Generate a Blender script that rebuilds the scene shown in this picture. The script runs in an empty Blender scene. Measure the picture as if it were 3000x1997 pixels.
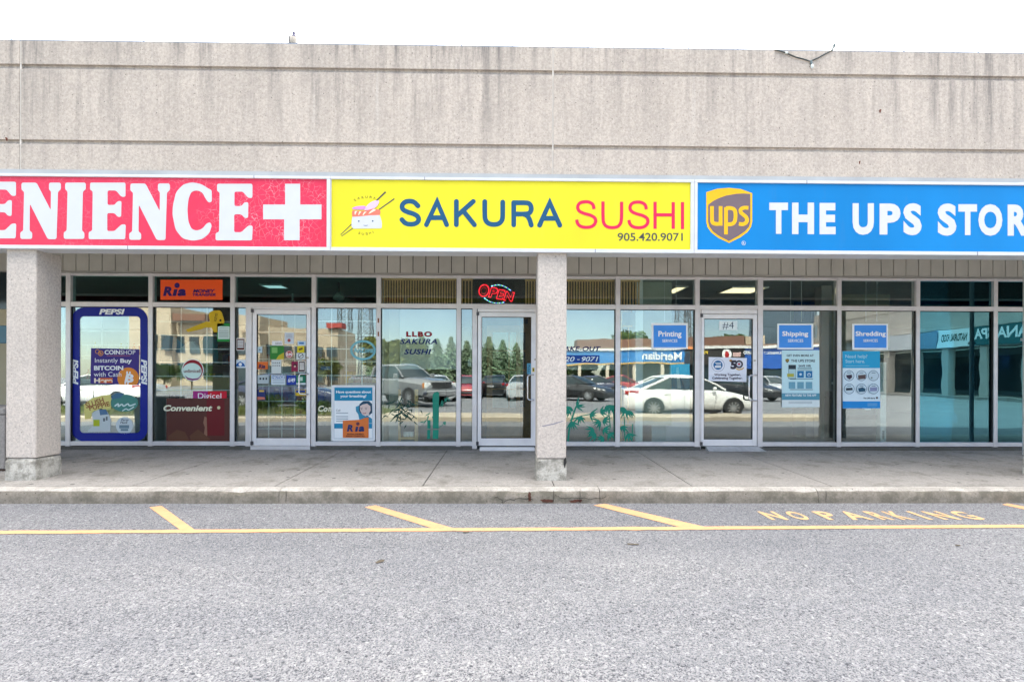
import bpy, bmesh, math, random
from mathutils import Matrix, Vector
R = math.radians
random.seed(7)
sc = bpy.context.scene
COL = sc.collection

# ------------------------------------------------------------------ camera
F, CX, CY, EYE = 1500.0, 1500.0, 1100.0, 1.35
YAW, ROLL = R(.886), .0033
cy_, sy_ = math.cos(YAW), math.sin(YAW)
cam_d = bpy.data.cameras.new('camera')
cam = bpy.data.objects.new('camera', cam_d); COL.objects.link(cam)
cam_d.sensor_width = 36; cam_d.lens = 18; cam_d.sensor_fit = 'HORIZONTAL'
cam_d.shift_y = (CY - 998.5) / 3000
cam_d.clip_start = .05; cam_d.clip_end = 3000
fw = Vector((sy_, cy_, 0)); rt = Vector((cy_, -sy_, 0)); up = Vector((0, 0, 1))
r_ax = rt * math.cos(ROLL) + up * math.sin(ROLL)
u_ax = -rt * math.sin(ROLL) + up * math.cos(ROLL)
m = Matrix((r_ax, u_ax, -fw)).transposed().to_4x4(); m.translation = (0, 0, EYE)
cam.matrix_world = m
sc.camera = cam

# ------------------------------------------------------------------ world, sun, exposure
SUN_EL, SUN_AZ = R(53), R(-4)          # azimuth from +Y (behind the building) towards +X
w = bpy.data.worlds.new('World'); sc.world = w; w.use_nodes = True
nt = w.node_tree; nt.nodes.clear()
out = nt.nodes.new('ShaderNodeOutputWorld'); bg = nt.nodes.new('ShaderNodeBackground')
sky = nt.nodes.new('ShaderNodeTexSky'); sky.sky_type = 'NISHITA'; sky.sun_disc = False
sky.sun_elevation = SUN_EL; sky.sun_rotation = SUN_AZ
sky.air_density = 1.0; sky.dust_density = .6; sky.ozone_density = 1.0
bg.inputs['Strength'].default_value = .11
# bright thin cloud in the half of the sky round the sun, clear blue behind the camera
tc = nt.nodes.new('ShaderNodeTexCoord')
mp = nt.nodes.new('ShaderNodeMapping'); mp.inputs['Scale'].default_value = (1.6, 1.6, 4.5)
cn = nt.nodes.new('ShaderNodeTexNoise'); cn.inputs['Scale'].default_value = 1.7; cn.inputs['Detail'].default_value = 7; cn.inputs['Roughness'].default_value = .6
sp = nt.nodes.new('ShaderNodeSeparateXYZ')
nt.links.new(tc.outputs['Generated'], sp.inputs[0])
nt.links.new(tc.outputs['Generated'], mp.inputs[0]); nt.links.new(mp.outputs[0], cn.inputs[0])
ad = nt.nodes.new('ShaderNodeMath'); ad.operation = 'MULTIPLY_ADD'; ad.inputs[1].default_value = .45
nt.links.new(sp.outputs['Y'], ad.inputs[0]); nt.links.new(cn.outputs[0], ad.inputs[2])
ae = nt.nodes.new('ShaderNodeMath'); ae.operation = 'MULTIPLY_ADD'; ae.inputs[1].default_value = .8
nt.links.new(sp.outputs['Z'], ae.inputs[0]); nt.links.new(ad.outputs[0], ae.inputs[2])
mr = nt.nodes.new('ShaderNodeMapRange'); mr.inputs[1].default_value = .55; mr.inputs[2].default_value = 1.0
nt.links.new(ae.outputs[0], mr.inputs[0])
mx = nt.nodes.new('ShaderNodeMix'); mx.data_type = 'RGBA'
nt.links.new(mr.outputs[0], mx.inputs[0]); nt.links.new(sky.outputs[0], mx.inputs[6])
mx.inputs[7].default_value = (15.5, 14.8, 14.0, 1)
nt.links.new(mx.outputs[2], bg.inputs[0]); nt.links.new(bg.outputs[0], out.inputs[0])
sun_d = bpy.data.lights.new('sun', 'SUN'); sun_d.energy = 4.6; sun_d.angle = R(.53); sun_d.color = (1, .92, .79)
sun = bpy.data.objects.new('sun', sun_d); COL.objects.link(sun)
sdir = Vector((math.sin(SUN_AZ) * math.cos(SUN_EL), math.cos(SUN_AZ) * math.cos(SUN_EL), math.sin(SUN_EL)))
sun.location = sdir * 60
sun.rotation_euler = sdir.to_track_quat('Z', 'Y').to_euler()
sc.view_settings.view_transform = 'Standard'; sc.view_settings.look = 'None'; sc.view_settings.gamma = 1
sc.view_settings.exposure = 1.93
sc.cycles.max_bounces = 10; sc.cycles.transparent_max_bounces = 16
sc.cycles.sample_clamp_indirect = 8

# ------------------------------------------------------------------ measuring helpers (photo pixel -> point on a plane Y = depth)
def P(px, py, Y):
    xc, yc = (px - CX) / F, (CY - py) / F
    x = xc * math.cos(ROLL) - yc * math.sin(ROLL); y = xc * math.sin(ROLL) + yc * math.cos(ROLL)
    t = Y / (cy_ - x * sy_)
    return t * (sy_ + x * cy_), EYE + t * y
def lot_z(Y): return -.01 * max(0, min(5.41, 5.41 - Y))
def GP(px, py):
    Y = 5
    for _ in range(12):
        X, Z = P(px, py, Y)
        Y = Y * (EYE - lot_z(Y)) / (EYE - Z)
    X, Z = P(px, py, Y)
    return X, Y
G = 8.065
def Xg(px, Y=G): return P(px, 1060, Y)[0]
def Zg(py, Y=G): return P(1500, py, Y)[1]

# ------------------------------------------------------------------ materials
MATS = {}
def nodes(name):
    m = bpy.data.materials.new(name); m.use_nodes = True
    t = m.node_tree; b = t.nodes['Principled BSDF']
    return m, t, b
def N(t, kind, **kw):
    n = t.nodes.new(kind)
    for k, v in kw.items():
        if k.startswith('i_'):
            key = k[2:]; n.inputs[int(key) if key.isdigit() else key].default_value = v
        else: setattr(n, k, v)
    return n
def L(t, a, b): t.links.new(a, b)
def coords(t, scale=(1, 1, 1), kind='Object'):
    c = N(t, 'ShaderNodeTexCoord'); mp = N(t, 'ShaderNodeMapping'); mp.inputs['Scale'].default_value = scale
    L(t, c.outputs[kind], mp.inputs[0]); return mp.outputs[0]
def noise(t, vec, scale, detail=4, rough=.55):
    n = N(t, 'ShaderNodeTexNoise'); n.inputs['Scale'].default_value = scale; n.inputs['Detail'].default_value = detail
    n.inputs['Roughness'].default_value = rough; L(t, vec, n.inputs['Vector']); return n.outputs[0]
def ramp(t, fac, lo, hi, a=0, b=1):
    m = N(t, 'ShaderNodeMapRange'); m.inputs[1].default_value = lo; m.inputs[2].default_value = hi
    m.inputs[3].default_value = a; m.inputs[4].default_value = b; L(t, fac, m.inputs[0]); return m.outputs[0]
def mix(t, fac, a, b, mode='MIX'):
    m = N(t, 'ShaderNodeMix', data_type='RGBA', blend_type=mode)
    for i, s in ((0, fac), (6, a), (7, b)):
        if hasattr(s, 'is_output'): L(t, s, m.inputs[i])
        elif i == 0: m.inputs[0].default_value = s
        else: m.inputs[i].default_value = (*s, 1) if len(s) == 3 else s
    return m.outputs[2]
def mth(t, op, a, b):
    m = N(t, 'ShaderNodeMath', operation=op)
    for i, s in enumerate((a, b)):
        if hasattr(s, 'is_output'): L(t, s, m.inputs[i])
        else: m.inputs[i].default_value = s
    return m.outputs[0]
def bump(t, b, h, strength=.3, dist=.01):
    n = N(t, 'ShaderNodeBump'); n.inputs['Strength'].default_value = strength; n.inputs['Distance'].default_value = dist
    L(t, h, n.inputs['Height']); L(t, n.outputs[0], b.inputs['Normal'])
def plain(name, rgb, rough=.5, metal=0, var=.1, vs=3.0, spec=.5):
    if name in MATS: return MATS[name]
    m, t, b = nodes(name)
    v = coords(t); n = noise(t, v, vs, 5, .6)
    c = mix(t, ramp(t, n, .3, .7), tuple(x * (1 - var) for x in rgb), tuple(min(1, x * (1 + var * .6)) for x in rgb))
    L(t, c, b.inputs['Base Color']); b.inputs['Roughness'].default_value = rough; b.inputs['Metallic'].default_value = metal
    b.inputs['Specular IOR Level'].default_value = spec
    MATS[name] = m; return m
def ink(name, rgb, emit=0):
    if name in MATS: return MATS[name]
    m = plain(name, rgb, .5, 0, .03, 9, .25)
    if emit:
        b = m.node_tree.nodes['Principled BSDF']; b.inputs['Emission Color'].default_value = (*rgb, 1); b.inputs['Emission Strength'].default_value = emit
    return m
def srgb(r, g, b, k=1.0):
    f = lambda v: (v / 255 / 12.92 if v < 10.3 else ((v / 255 + .055) / 1.055) ** 2.4)
    return tuple(min(.95, f(x) * k) for x in (r, g, b))

def concrete(name, base, streaks=0, grime=0, zs=(), gs=3.2):
    m, t, b = nodes(name)
    v = coords(t)
    big = noise(t, v, 1.1, 5, .6); fine = noise(t, v, 42, 6, .75)
    c = mix(t, ramp(t, big, .3, .7), tuple(x * .9 for x in base), tuple(x * 1.06 for x in base))
    c = mix(t, ramp(t, fine, .36, .66), mix(t, 1, c, (.74, .74, .75), 'MULTIPLY'), mix(t, 1, c, (1.13, 1.12, 1.11), 'MULTIPLY'))
    vo = N(t, 'ShaderNodeTexVoronoi'); vo.inputs['Scale'].default_value = 17; L(t, v, vo.inputs['Vector'])
    pit = ramp(t, vo.outputs['Distance'], .07, .14, 1, 0)
    rnd = N(t, 'ShaderNodeSeparateColor'); L(t, vo.outputs['Color'], rnd.inputs[0])
    pit = mth(t, 'MULTIPLY', pit, ramp(t, rnd.outputs[0], .55, .8))
    vo2 = N(t, 'ShaderNodeTexVoronoi'); vo2.inputs['Scale'].default_value = 45; L(t, v, vo2.inputs['Vector'])
    rnd2 = N(t, 'ShaderNodeSeparateColor'); L(t, vo2.outputs['Color'], rnd2.inputs[0])
    pit2 = mth(t, 'MULTIPLY', ramp(t, vo2.outputs['Distance'], .14, .24, 1, 0), ramp(t, rnd2.outputs[0], .6, .8))
    c = mix(t, mth(t, 'MULTIPLY', pit2, .68), c, tuple(x * .3 for x in base))
    c = mix(t, mth(t, 'MULTIPLY', pit, .75), c, tuple(x * .13 for x in base))
    if streaks:
        sx = N(t, 'ShaderNodeSeparateXYZ'); L(t, v, sx.inputs[0])
        v2 = coords(t, (4.2, 4.2, .28)); s1 = noise(t, v2, 1.3, 6, .72)
        v3 = coords(t, (11, 11, .5)); s2 = noise(t, v3, 1, 5, .7)
        st = mth(t, 'MULTIPLY', ramp(t, s1, .43, .62), ramp(t, s2, .38, .62, .2, 1))
        g = None
        for (z0, reach, amt) in zs:
            a = ramp(t, sx.outputs['Z'], z0 - reach, z0, 0, amt)
            lim = mth(t, 'LESS_THAN', sx.outputs['Z'], z0 + .001)
            a = mth(t, 'MULTIPLY', a, lim)
            g = a if g is None else mth(t, 'MAXIMUM', g, a)
        st2 = mth(t, 'MULTIPLY', mth(t, 'MULTIPLY', st, g), ramp(t, noise(t, v, .55, 3, .6), .36, .62, .5 * streaks, 1.4 * streaks))
        c = mix(t, st2, c, (.105, .10, .10))
        v4 = coords(t, (5.5, 5.5, .22)); s3 = noise(t, v4, 1.7, 3, .5)
        c = mix(t, mth(t, 'MULTIPLY', ramp(t, s3, .66, .74), mth(t, 'MULTIPLY', g, .3)), c, (.62, .6, .57))
    if grime:
        gr = noise(t, v, gs, 7, .7)
        c = mix(t, ramp(t, gr, .43 if gs > 4 else .5, .58 if gs > 4 else .66, 0, grime), c, (.085, .08, .06))
    L(t, c, b.inputs['Base Color']); b.inputs['Roughness'].default_value = .9; b.inputs['Specular IOR Level'].default_value = .25
    bump(t, b, mth(t, 'SUBTRACT', fine, mth(t, 'MULTIPLY', pit, .8)), .45, .006)
    MATS[name] = m; return m

def asphalt(name):
    m, t, b = nodes(name)
    v = coords(t)
    vo = N(t, 'ShaderNodeTexVoronoi'); vo.inputs['Scale'].default_value = 66; L(t, v, vo.inputs['Vector'])
    rnd = N(t, 'ShaderNodeSeparateColor'); L(t, vo.outputs['Color'], rnd.inputs[0])
    vb = N(t, 'ShaderNodeTexVoronoi'); vb.inputs['Scale'].default_value = 165; L(t, v, vb.inputs['Vector'])
    rnb = N(t, 'ShaderNodeSeparateColor'); L(t, vb.outputs['Color'], rnb.inputs[0])
    fine = noise(t, v, 70, 6, .8); big = noise(t, coords(t, (.5, 1.3, 1)), .6, 6, .62)
    c = mix(t, ramp(t, rnd.outputs[0], 0, 1), (.165, .168, .182), (.27, .272, .28))
    c = mix(t, ramp(t, rnb.outputs[1], .35, .95, 0, .6), c, (.36, .36, .365))
    c = mix(t, ramp(t, rnb.outputs[2], .7, .9, 0, .85), c, (.04, .042, .055))
    c = mix(t, ramp(t, rnd.outputs[1], .9, 1, 0, .6), c, (.45, .45, .44))
    c = mix(t, ramp(t, fine, .48, .66, 0, .85), c, (.055, .058, .07))
    c = mix(t, ramp(t, big, .3, .7), mix(t, 1, c, (.78, .80, .84), 'MULTIPLY'), mix(t, 1, c, (1.08, 1.08, 1.07), 'MULTIPLY'))
    sp = noise(t, v, 1.7, 3, .5)
    c = mix(t, ramp(t, sp, .73, .78, 0, .5), c, (.05, .05, .05))
    vc = N(t, 'ShaderNodeTexVoronoi'); vc.inputs['Scale'].default_value = 21; L(t, v, vc.inputs['Vector'])
    rnc = N(t, 'ShaderNodeSeparateColor'); L(t, vc.outputs['Color'], rnc.inputs[0])
    hole = mth(t, 'MULTIPLY', ramp(t, mth(t, 'ADD', vc.outputs['Distance'], mth(t, 'MULTIPLY', fine, .25)), .27, .36, 1, 0), ramp(t, rnc.outputs[0], .3, .6))
    c = mix(t, mth(t, 'MULTIPLY', hole, .8), c, (.03, .034, .045))
    c = mix(t, 1, c, (.985, .99, 1.0), 'MULTIPLY')
    L(t, c, b.inputs['Base Color']); b.inputs['Roughness'].default_value = .85; b.inputs['Specular IOR Level'].default_value = .3
    bump(t, b, mth(t, 'ADD', mth(t, 'MULTIPLY', vo.outputs['Distance'], -1.0), fine), .8, .008)
    MATS[name] = m; return m

def paint_worn(name, rgb, wear=.62):
    m, t, b = nodes(name)
    v = coords(t); n = noise(t, v, 38, 5, .8); n2 = noise(t, v, 3, 4, .6)
    c = mix(t, ramp(t, noise(t, v, 9, 4, .6), .3, .7), tuple(x * .85 for x in rgb), rgb)
    c = mix(t, ramp(t, mth(t, 'ADD', n, mth(t, 'MULTIPLY', n2, .35)), wear + .12, wear + .24, 0, .8), c, (.16, .16, .165))
    L(t, c, b.inputs['Base Color']); b.inputs['Roughness'].default_value = .8
    MATS[name] = m; return m

def glass(name, tint=(.9, .965, .95), refl=.13, rcol=(.93, .985, 1)):
    m = bpy.data.materials.new(name); m.use_nodes = True; t = m.node_tree; t.nodes.clear()
    o = N(t, 'ShaderNodeOutputMaterial'); tr = N(t, 'ShaderNodeBsdfTransparent'); gl = N(t, 'ShaderNodeBsdfGlossy')
    tr.inputs[0].default_value = (*tint, 1); gl.inputs['Roughness'].default_value = 0; gl.inputs[0].default_value = (*rcol, 1)
    fr = N(t, 'ShaderNodeFresnel'); fr.inputs[0].default_value = 1.5
    fac = mth(t, 'ADD', mth(t, 'MULTIPLY', fr.outputs[0], .9), refl - .04)
    v = coords(t); n = noise(t, v, 1.4, 2, .4)
    bp = N(t, 'ShaderNodeBump'); bp.inputs['Strength'].default_value = .1; bp.inputs['Distance'].default_value = .012
    L(t, n, bp.inputs['Height']); L(t, bp.outputs[0], gl.inputs['Normal'])
    mx = N(t, 'ShaderNodeMixShader'); L(t, fac, mx.inputs[0]); L(t, tr.outputs[0], mx.inputs[1]); L(t, gl.outputs[0], mx.inputs[2])
    L(t, mx.outputs[0], o.inputs[0]); MATS[name] = m; return m

# ------------------------------------------------------------------ mesh helpers
FONT_CACHE = {}
def glyphs(s, bold=0, shear=0, spacing=1):
    k = (s, bold, shear, spacing)
    if k not in FONT_CACHE:
        c = bpy.data.curves.new('text', 'FONT'); c.body = s; c.offset = bold; c.shear = shear; c.space_character = spacing
        c.resolution_u = 4
        o = bpy.data.objects.new('text', c)
        me = bpy.data.meshes.new_from_object(o)
        vs = [(v.co.x, v.co.y) for v in me.vertices]; fs = [tuple(p.vertices) for p in me.polygons]
        bpy.data.objects.remove(o); bpy.data.meshes.remove(me); bpy.data.curves.remove(c)
        FONT_CACHE[k] = (vs, fs)
    return FONT_CACHE[k]
def fillet(pts, r, n=4):
    out = []; k = len(pts)
    for i in range(k):
        p = Vector(pts[i]); a = Vector(pts[i - 1]) - p; b = Vector(pts[(i + 1) % k]) - p
        rr = min(r, a.length * .48, b.length * .48)
        p0 = p + a.normalized() * rr; p1 = p + b.normalized() * rr
        for j in range(n + 1):
            s = j / n; q = p0 * (1 - s) ** 2 + p * 2 * s * (1 - s) + p1 * s * s
            out.append((q.x, q.y))
    return out
def chaikin(pts, it=2):
    for _ in range(it):
        o = [pts[0]]
        for a, b in zip(pts[:-1], pts[1:]):
            o += [(a[0] * .75 + b[0] * .25, a[1] * .75 + b[1] * .25), (a[0] * .25 + b[0] * .75, a[1] * .25 + b[1] * .75)]
        pts = o + [pts[-1]]
    return pts
def rrect(x0, y0, x1, y1, r, n=5):
    o = []
    for cx, cy, a0 in ((x1 - r, y0 + r, -90), (x1 - r, y1 - r, 0), (x0 + r, y1 - r, 90), (x0 + r, y0 + r, 180)):
        for i in range(n + 1):
            a = R(a0 + 90 * i / n); o.append((cx + r * math.cos(a), cy + r * math.sin(a)))
    return o
def circ(cx, cy, r, n=28, ry=None): return [(cx + r * math.cos(2 * math.pi * i / n), cy + (ry or r) * math.sin(2 * math.pi * i / n)) for i in range(n)]
class B:
    def __init__(s): s.v = []; s.f = []
    def add(s, vs, fs):
        o = len(s.v); s.v += [tuple(v) for v in vs]; s.f += [tuple(i + o for i in f) for f in fs]; return s
    def box(s, x0, x1, y0, y1, z0, z1):
        return s.add([(x0, y0, z0), (x1, y0, z0), (x1, y1, z0), (x0, y1, z0), (x0, y0, z1), (x1, y0, z1), (x1, y1, z1), (x0, y1, z1)],
                     [(0, 3, 2, 1), (4, 5, 6, 7), (0, 1, 5, 4), (1, 2, 6, 5), (2, 3, 7, 6), (3, 0, 4, 7)])
    def obox(s, c, ex, ey, ez):
        c = Vector(c); ex, ey, ez = Vector(ex), Vector(ey), Vector(ez)
        vs = [c + ex * a + ey * b + ez * d for d in (-1, 1) for a, b in ((-1, -1), (1, -1), (1, 1), (-1, 1))]
        return s.add(vs, [(0, 3, 2, 1), (4, 5, 6, 7), (0, 1, 5, 4), (1, 2, 6, 5), (2, 3, 7, 6), (3, 0, 4, 7)])
    def cyl(s, p0, p1, r0, r1=None, n=12):
        r1 = r0 if r1 is None else r1; p0, p1 = Vector(p0), Vector(p1); d = (p1 - p0).normalized()
        a = d.orthogonal().normalized(); b = d.cross(a)
        vs = []
        for p, r in ((p0, r0), (p1, r1)):
            vs += [p + (a * math.cos(2 * math.pi * i / n) + b * math.sin(2 * math.pi * i / n)) * r for i in range(n)]
        return s.add(vs, [(i, (i + 1) % n, n + (i + 1) % n, n + i) for i in range(n)] + [tuple(range(n - 1, -1, -1)), tuple(range(n, 2 * n))])
    def tube(s, pts, r, n=8):
        pts = [Vector(p) for p in pts]; vs = []; k = len(pts); ref = None
        for i, p in enumerate(pts):
            d = (pts[min(i + 1, k - 1)] - pts[max(i - 1, 0)]).normalized()
            a = d.orthogonal().normalized() if ref is None else (ref - d * ref.dot(d)).normalized()
            ref = a; b = d.cross(a)
            vs += [p + (a * math.cos(2 * math.pi * j / n) + b * math.sin(2 * math.pi * j / n)) * r for j in range(n)]
        fs = [(i * n + j, i * n + (j + 1) % n, (i + 1) * n + (j + 1) % n, (i + 1) * n + j) for i in range(k - 1) for j in range(n)]
        return s.add(vs, fs + [tuple(range(n - 1, -1, -1)), tuple(range((k - 1) * n, k * n))])
    def loft(s, rings, caps=True):
        n = len(rings[0]); vs = [p for r in rings for p in r]
        fs = [(i * n + j, i * n + (j + 1) % n, (i + 1) * n + (j + 1) % n, (i + 1) * n + j) for i in range(len(rings) - 1) for j in range(n)]
        if caps: fs += [tuple(range(n - 1, -1, -1)), tuple(range((len(rings) - 1) * n, len(rings) * n))]
        return s.add(vs, fs)
    def ell(s, c, rx, ry, rz, n=12, k=8):
        rings = []
        for i in range(k + 1):
            a = -math.pi / 2 + math.pi * (i + .02) / (k + .04); q = math.cos(a)
            rings.append([(c[0] + rx * q * math.cos(2 * math.pi * j / n), c[1] + ry * q * math.sin(2 * math.pi * j / n), c[2] + rz * math.sin(a)) for j in range(n)])
        return s.loft(rings)
    # flat printing on a plane facing the camera side (Y = const), given in photo pixels
    def poly(s, pts, Y): return s.add([(X, Y, Z) for X, Z in (P(x, y, Y) for x, y in pts)], [tuple(range(len(pts)))])
    def rect(s, x0, y0, x1, y1, Y): return s.poly([(x0, y0), (x1, y0), (x1, y1), (x0, y1)], Y)
    def slab(s, pts, Y, th):
        a = [(X, Y, Z) for X, Z in (P(x, y, Y) for x, y in pts)]; n = len(a)
        b = [(x, Y + th, z) for x, _, z in a]
        return s.add(a + b, [tuple(range(n)), tuple(range(2 * n - 1, n - 1, -1))] + [(i, n + i, n + (i + 1) % n, (i + 1) % n) for i in range(n)])
    def ring(s, o, i, Y):
        n = len(o); a = [(X, Y, Z) for X, Z in (P(x, y, Y) for x, y in o + i)]
        return s.add(a, [(j, (j + 1) % n, n + (j + 1) % n, n + j) for j in range(n)])
    def text(s, t, x0, y0, x1, y1, Y, bold=0, shear=0, rot=0, spacing=1):
        vs, fs = glyphs(t, bold, shear, spacing)
        if not vs: return s
        if rot: vs = [(v[0] * math.cos(R(rot)) - v[1] * math.sin(R(rot)), v[0] * math.sin(R(rot)) + v[1] * math.cos(R(rot))) for v in vs]
        ax, bx = min(v[0] for v in vs), max(v[0] for v in vs); ay, by = min(v[1] for v in vs), max(v[1] for v in vs)
        q = [P(x0 + (v[0] - ax) / max(1e-6, bx - ax) * (x1 - x0), y1 - (v[1] - ay) / max(1e-6, by - ay) * (y1 - y0), Y) for v in vs]
        return s.add([(X, Y, Z) for X, Z in q], fs)
    def wtext(s, t, o, ux, uz, wd, ht, bold=0, shear=0):   # text at a world origin, along ux, up uz
        vs, fs = glyphs(t, bold, shear)
        ax, bx = min(v[0] for v in vs), max(v[0] for v in vs); ay, by = min(v[1] for v in vs), max(v[1] for v in vs)
        o, ux, uz = Vector(o), Vector(ux), Vector(uz)
        return s.add([o + ux * ((v[0] - ax) / (bx - ax) * wd) + uz * ((v[1] - ay) / (by - ay) * ht) for v in vs], fs)
    def stroke(s, pts, wd, Y, cap='round', smooth=0):
        if smooth: pts = chaikin(pts, smooth)
        p = [Vector(q) for q in pts]; k = len(p); lt, rg = [], []
        for i in range(k):
            d0 = (p[i] - p[i - 1]).normalized() if i else None
            d1 = (p[i + 1] - p[i]).normalized() if i < k - 1 else None
            d = d0 if d1 is None else d1 if d0 is None else (d0 + d1).normalized()
            n = Vector((-d.y, d.x)); f = 1
            if d0 is not None and d1 is not None: f = min(2.2, 1 / max(.3, d.dot(d1)))
            lt.append(p[i] + n * wd / 2 * f); rg.append(p[i] - n * wd / 2 * f)
        def capp(c, d):
            a0 = math.atan2(d.x, -d.y)
            return [c + Vector((math.cos(a0 - math.pi * j / 8), math.sin(a0 - math.pi * j / 8))) * wd / 2 for j in range(1, 8)]
        vs = lt + rg
        fs = [(i, i + 1, k + i + 1, k + i) for i in range(k - 1)]
        if cap == 'round':
            for c, d, a, b in ((p[-1], (p[-1] - p[-2]).normalized(), k - 1, 2 * k - 1), (p[0], (p[0] - p[1]).normalized(), k, 0)):
                o = len(vs); q = capp(c, d); vs = vs + q; fs.append((a, *range(o, o + len(q)), b))
        return s.add([(X, Y, Z) for X, Z in (P(v.x, v.y, Y) for v in vs)], fs)
    def mesh(s, name, mat, off=(0, 0, 0), smooth=None, recalc=False):
        me = bpy.data.meshes.new(name); me.from_pydata([(a - off[0], b - off[1], c - off[2]) for a, b, c in s.v], [], s.f); me.update()
        if recalc:
            bm = bmesh.new(); bm.from_mesh(me); bmesh.ops.recalc_face_normals(bm, faces=bm.faces); bm.to_mesh(me); bm.free()
        if mat: me.materials.append(mat)
        if smooth is not None:
            for p in me.polygons: p.use_smooth = True
            me.set_sharp_from_angle(angle=R(smooth))
        return me
def tag(o, label, cat, group=None):
    o['label'] = label; o['category'] = cat
    if group: o['group'] = group
    return o
def thing(name, label, cat, loc=(0, 0, 0), group=None, rz=0):
    o = bpy.data.objects.new(name, None); o.empty_display_size = .1; COL.objects.link(o); o.location = loc; o.rotation_euler.z = rz
    return tag(o, label, cat, group)
def bev(o, wd, seg=2):
    md = o.modifiers.new('bevel', 'BEVEL'); md.width = wd; md.segments = seg; md.limit_method = 'ANGLE'; md.angle_limit = R(40)
    return o
def part(name, b, mat, parent, smooth=None, bevel=0, label=None, local=False, recalc=True):
    o = bpy.data.objects.new(name, b.mesh(name, mat, smooth=smooth, recalc=recalc)); COL.objects.link(o); o.parent = parent
    if not local and parent.type == 'EMPTY': o.location = tuple(-c for c in parent.location)
    elif not local and parent.parent is None: o.location = tuple(-c for c in parent.location)
    if bevel: bev(o, bevel)
    if label: o['label'] = label
    return o
def solo(name, b, mat, label, cat, group=None, smooth=None, bevel=0, recalc=True):
    xs, ys, zs = zip(*b.v); loc = ((min(xs) + max(xs)) / 2, (min(ys) + max(ys)) / 2, min(zs))
    o = bpy.data.objects.new(name, b.mesh(name, mat, loc, smooth, recalc)); COL.objects.link(o); o.location = loc
    if bevel: bev(o, bevel)
    return tag(o, label, cat, group)
def struct(name, b, mat, recalc=True, bevel=0, smooth=None):
    o = bpy.data.objects.new(name, b.mesh(name, mat, smooth=smooth, recalc=recalc)); COL.objects.link(o); o['kind'] = 'structure'
    if bevel: bev(o, bevel)
    return o
def copy_tree(o, parent=None):
    c = o.copy(); COL.objects.link(c)
    if parent: c.parent = parent
    for ch in [x for x in KIDS.get(o.name, [])]: copy_tree(ch, c)
    return c
KIDS = {}
def index_kids(o):
    KIDS[o.name] = list(o.children)
    for c in o.children: index_kids(c)
#@@SECTION2
# ================================================================== THE SETTING
M_CONC = None
YK, YP, YC, YS, FY, GY, DY = 5.41, 5.84, 5.87, 5.78, 8.0, 8.045, 8.06
def Xf(px): return P(px, 1060, FY)[0]
def Zf(py): return P(1500, py, FY)[1]
def Zc(py): return P(1500, py, YC)[1]
Z_PAR, Z_G1, Z_G2, Z_CB = Zc(138), Zc(206), Zc(424), Zc(511)
Z_SW = Zf(1317)                       # pavement at the shopfront
def sw_z(Y): return .148 + (Y - YK) / (FY - YK) * (Z_SW - .148)

asph = asphalt('asphalt')
b = B()
for (y0, y1) in ((-220, 0), (0, 5.41), (5.41, 220)):
    b.add([(-260, y0, lot_z(y0)), (260, y0, lot_z(y0)), (260, y1, lot_z(y1)), (-260, y1, lot_z(y1))], [(0, 1, 2, 3)])
struct('parking_lot', b, asph, recalc=False)

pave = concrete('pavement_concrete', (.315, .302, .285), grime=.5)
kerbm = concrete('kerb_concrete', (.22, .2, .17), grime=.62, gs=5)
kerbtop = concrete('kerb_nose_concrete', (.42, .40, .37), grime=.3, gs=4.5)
joints = [-13.2, -11.6, -10.1, -8.55, -7.0, -5.5, -4.0, -2.47, -.88, .55, 2.06, 3.6, 5.12, 6.65, 8.2, 9.7, 11.2, 12.8, 14.4]
b = B()
for x0, x1 in zip(joints[:-1], joints[1:]):
    y0, y1 = YK + .16, FY + .12; g = .006
    b.add([(x0 + g, y0, sw_z(y0)), (x1 - g, y0, sw_z(y0)), (x1 - g, y1, sw_z(y1)), (x0 + g, y1, sw_z(y1)),
           (x0 + g, y0, 0), (x1 - g, y0, 0), (x1 - g, y1, 0), (x0 + g, y1, 0)],
          [(0, 1, 2, 3), (4, 7, 6, 5), (0, 4, 5, 1), (1, 5, 6, 2), (2, 6, 7, 3), (3, 7, 4, 0)])
struct('pavement', b, pave)
b = B()
for x in joints[1:-1]:
    y0, y1 = YK + .16, FY + .1
    b.add([(x - .0058, y0, sw_z(y0) - .008), (x + .0058, y0, sw_z(y0) - .008), (x + .0058, y1, sw_z(y1) - .008), (x - .0058, y1, sw_z(y1) - .008)], [(0, 1, 2, 3)])
struct('pavement_joint', b, plain('joint_dirt', (.05, .048, .045), .95), recalc=False)
# kerb stones: a worn, irregular nose with chips
rk = random.Random(4)
b = B(); kn = B()
kj = [-13.2, -7.0, -2.36, 1.02, 3.36, 7.6, 14.4]
for x0, x1 in zip(kj[:-1], kj[1:]):
    n = int((x1 - x0) / .07); rings = []; nose = []
    for i in range(n + 1):
        x = x0 + .003 + (x1 - x0 - .006) * i / n
        c = abs(rk.gauss(0, .005)) + (.03 * max(0, math.sin(x * 3.1 + 1) * math.sin(x * 7.3)) ** 3) + (rk.random() < .03) * .014
        d = rk.gauss(0, .0025); z0 = .148
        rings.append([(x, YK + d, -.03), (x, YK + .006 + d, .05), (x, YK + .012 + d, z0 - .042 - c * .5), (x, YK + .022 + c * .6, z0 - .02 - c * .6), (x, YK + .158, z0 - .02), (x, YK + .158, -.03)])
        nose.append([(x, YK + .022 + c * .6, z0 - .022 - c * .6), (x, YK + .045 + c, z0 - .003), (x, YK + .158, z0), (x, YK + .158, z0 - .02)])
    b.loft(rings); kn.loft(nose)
struct('kerb', b, kerbm, smooth=50); struct('kerb_nose', kn, kerbtop, smooth=50)
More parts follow.
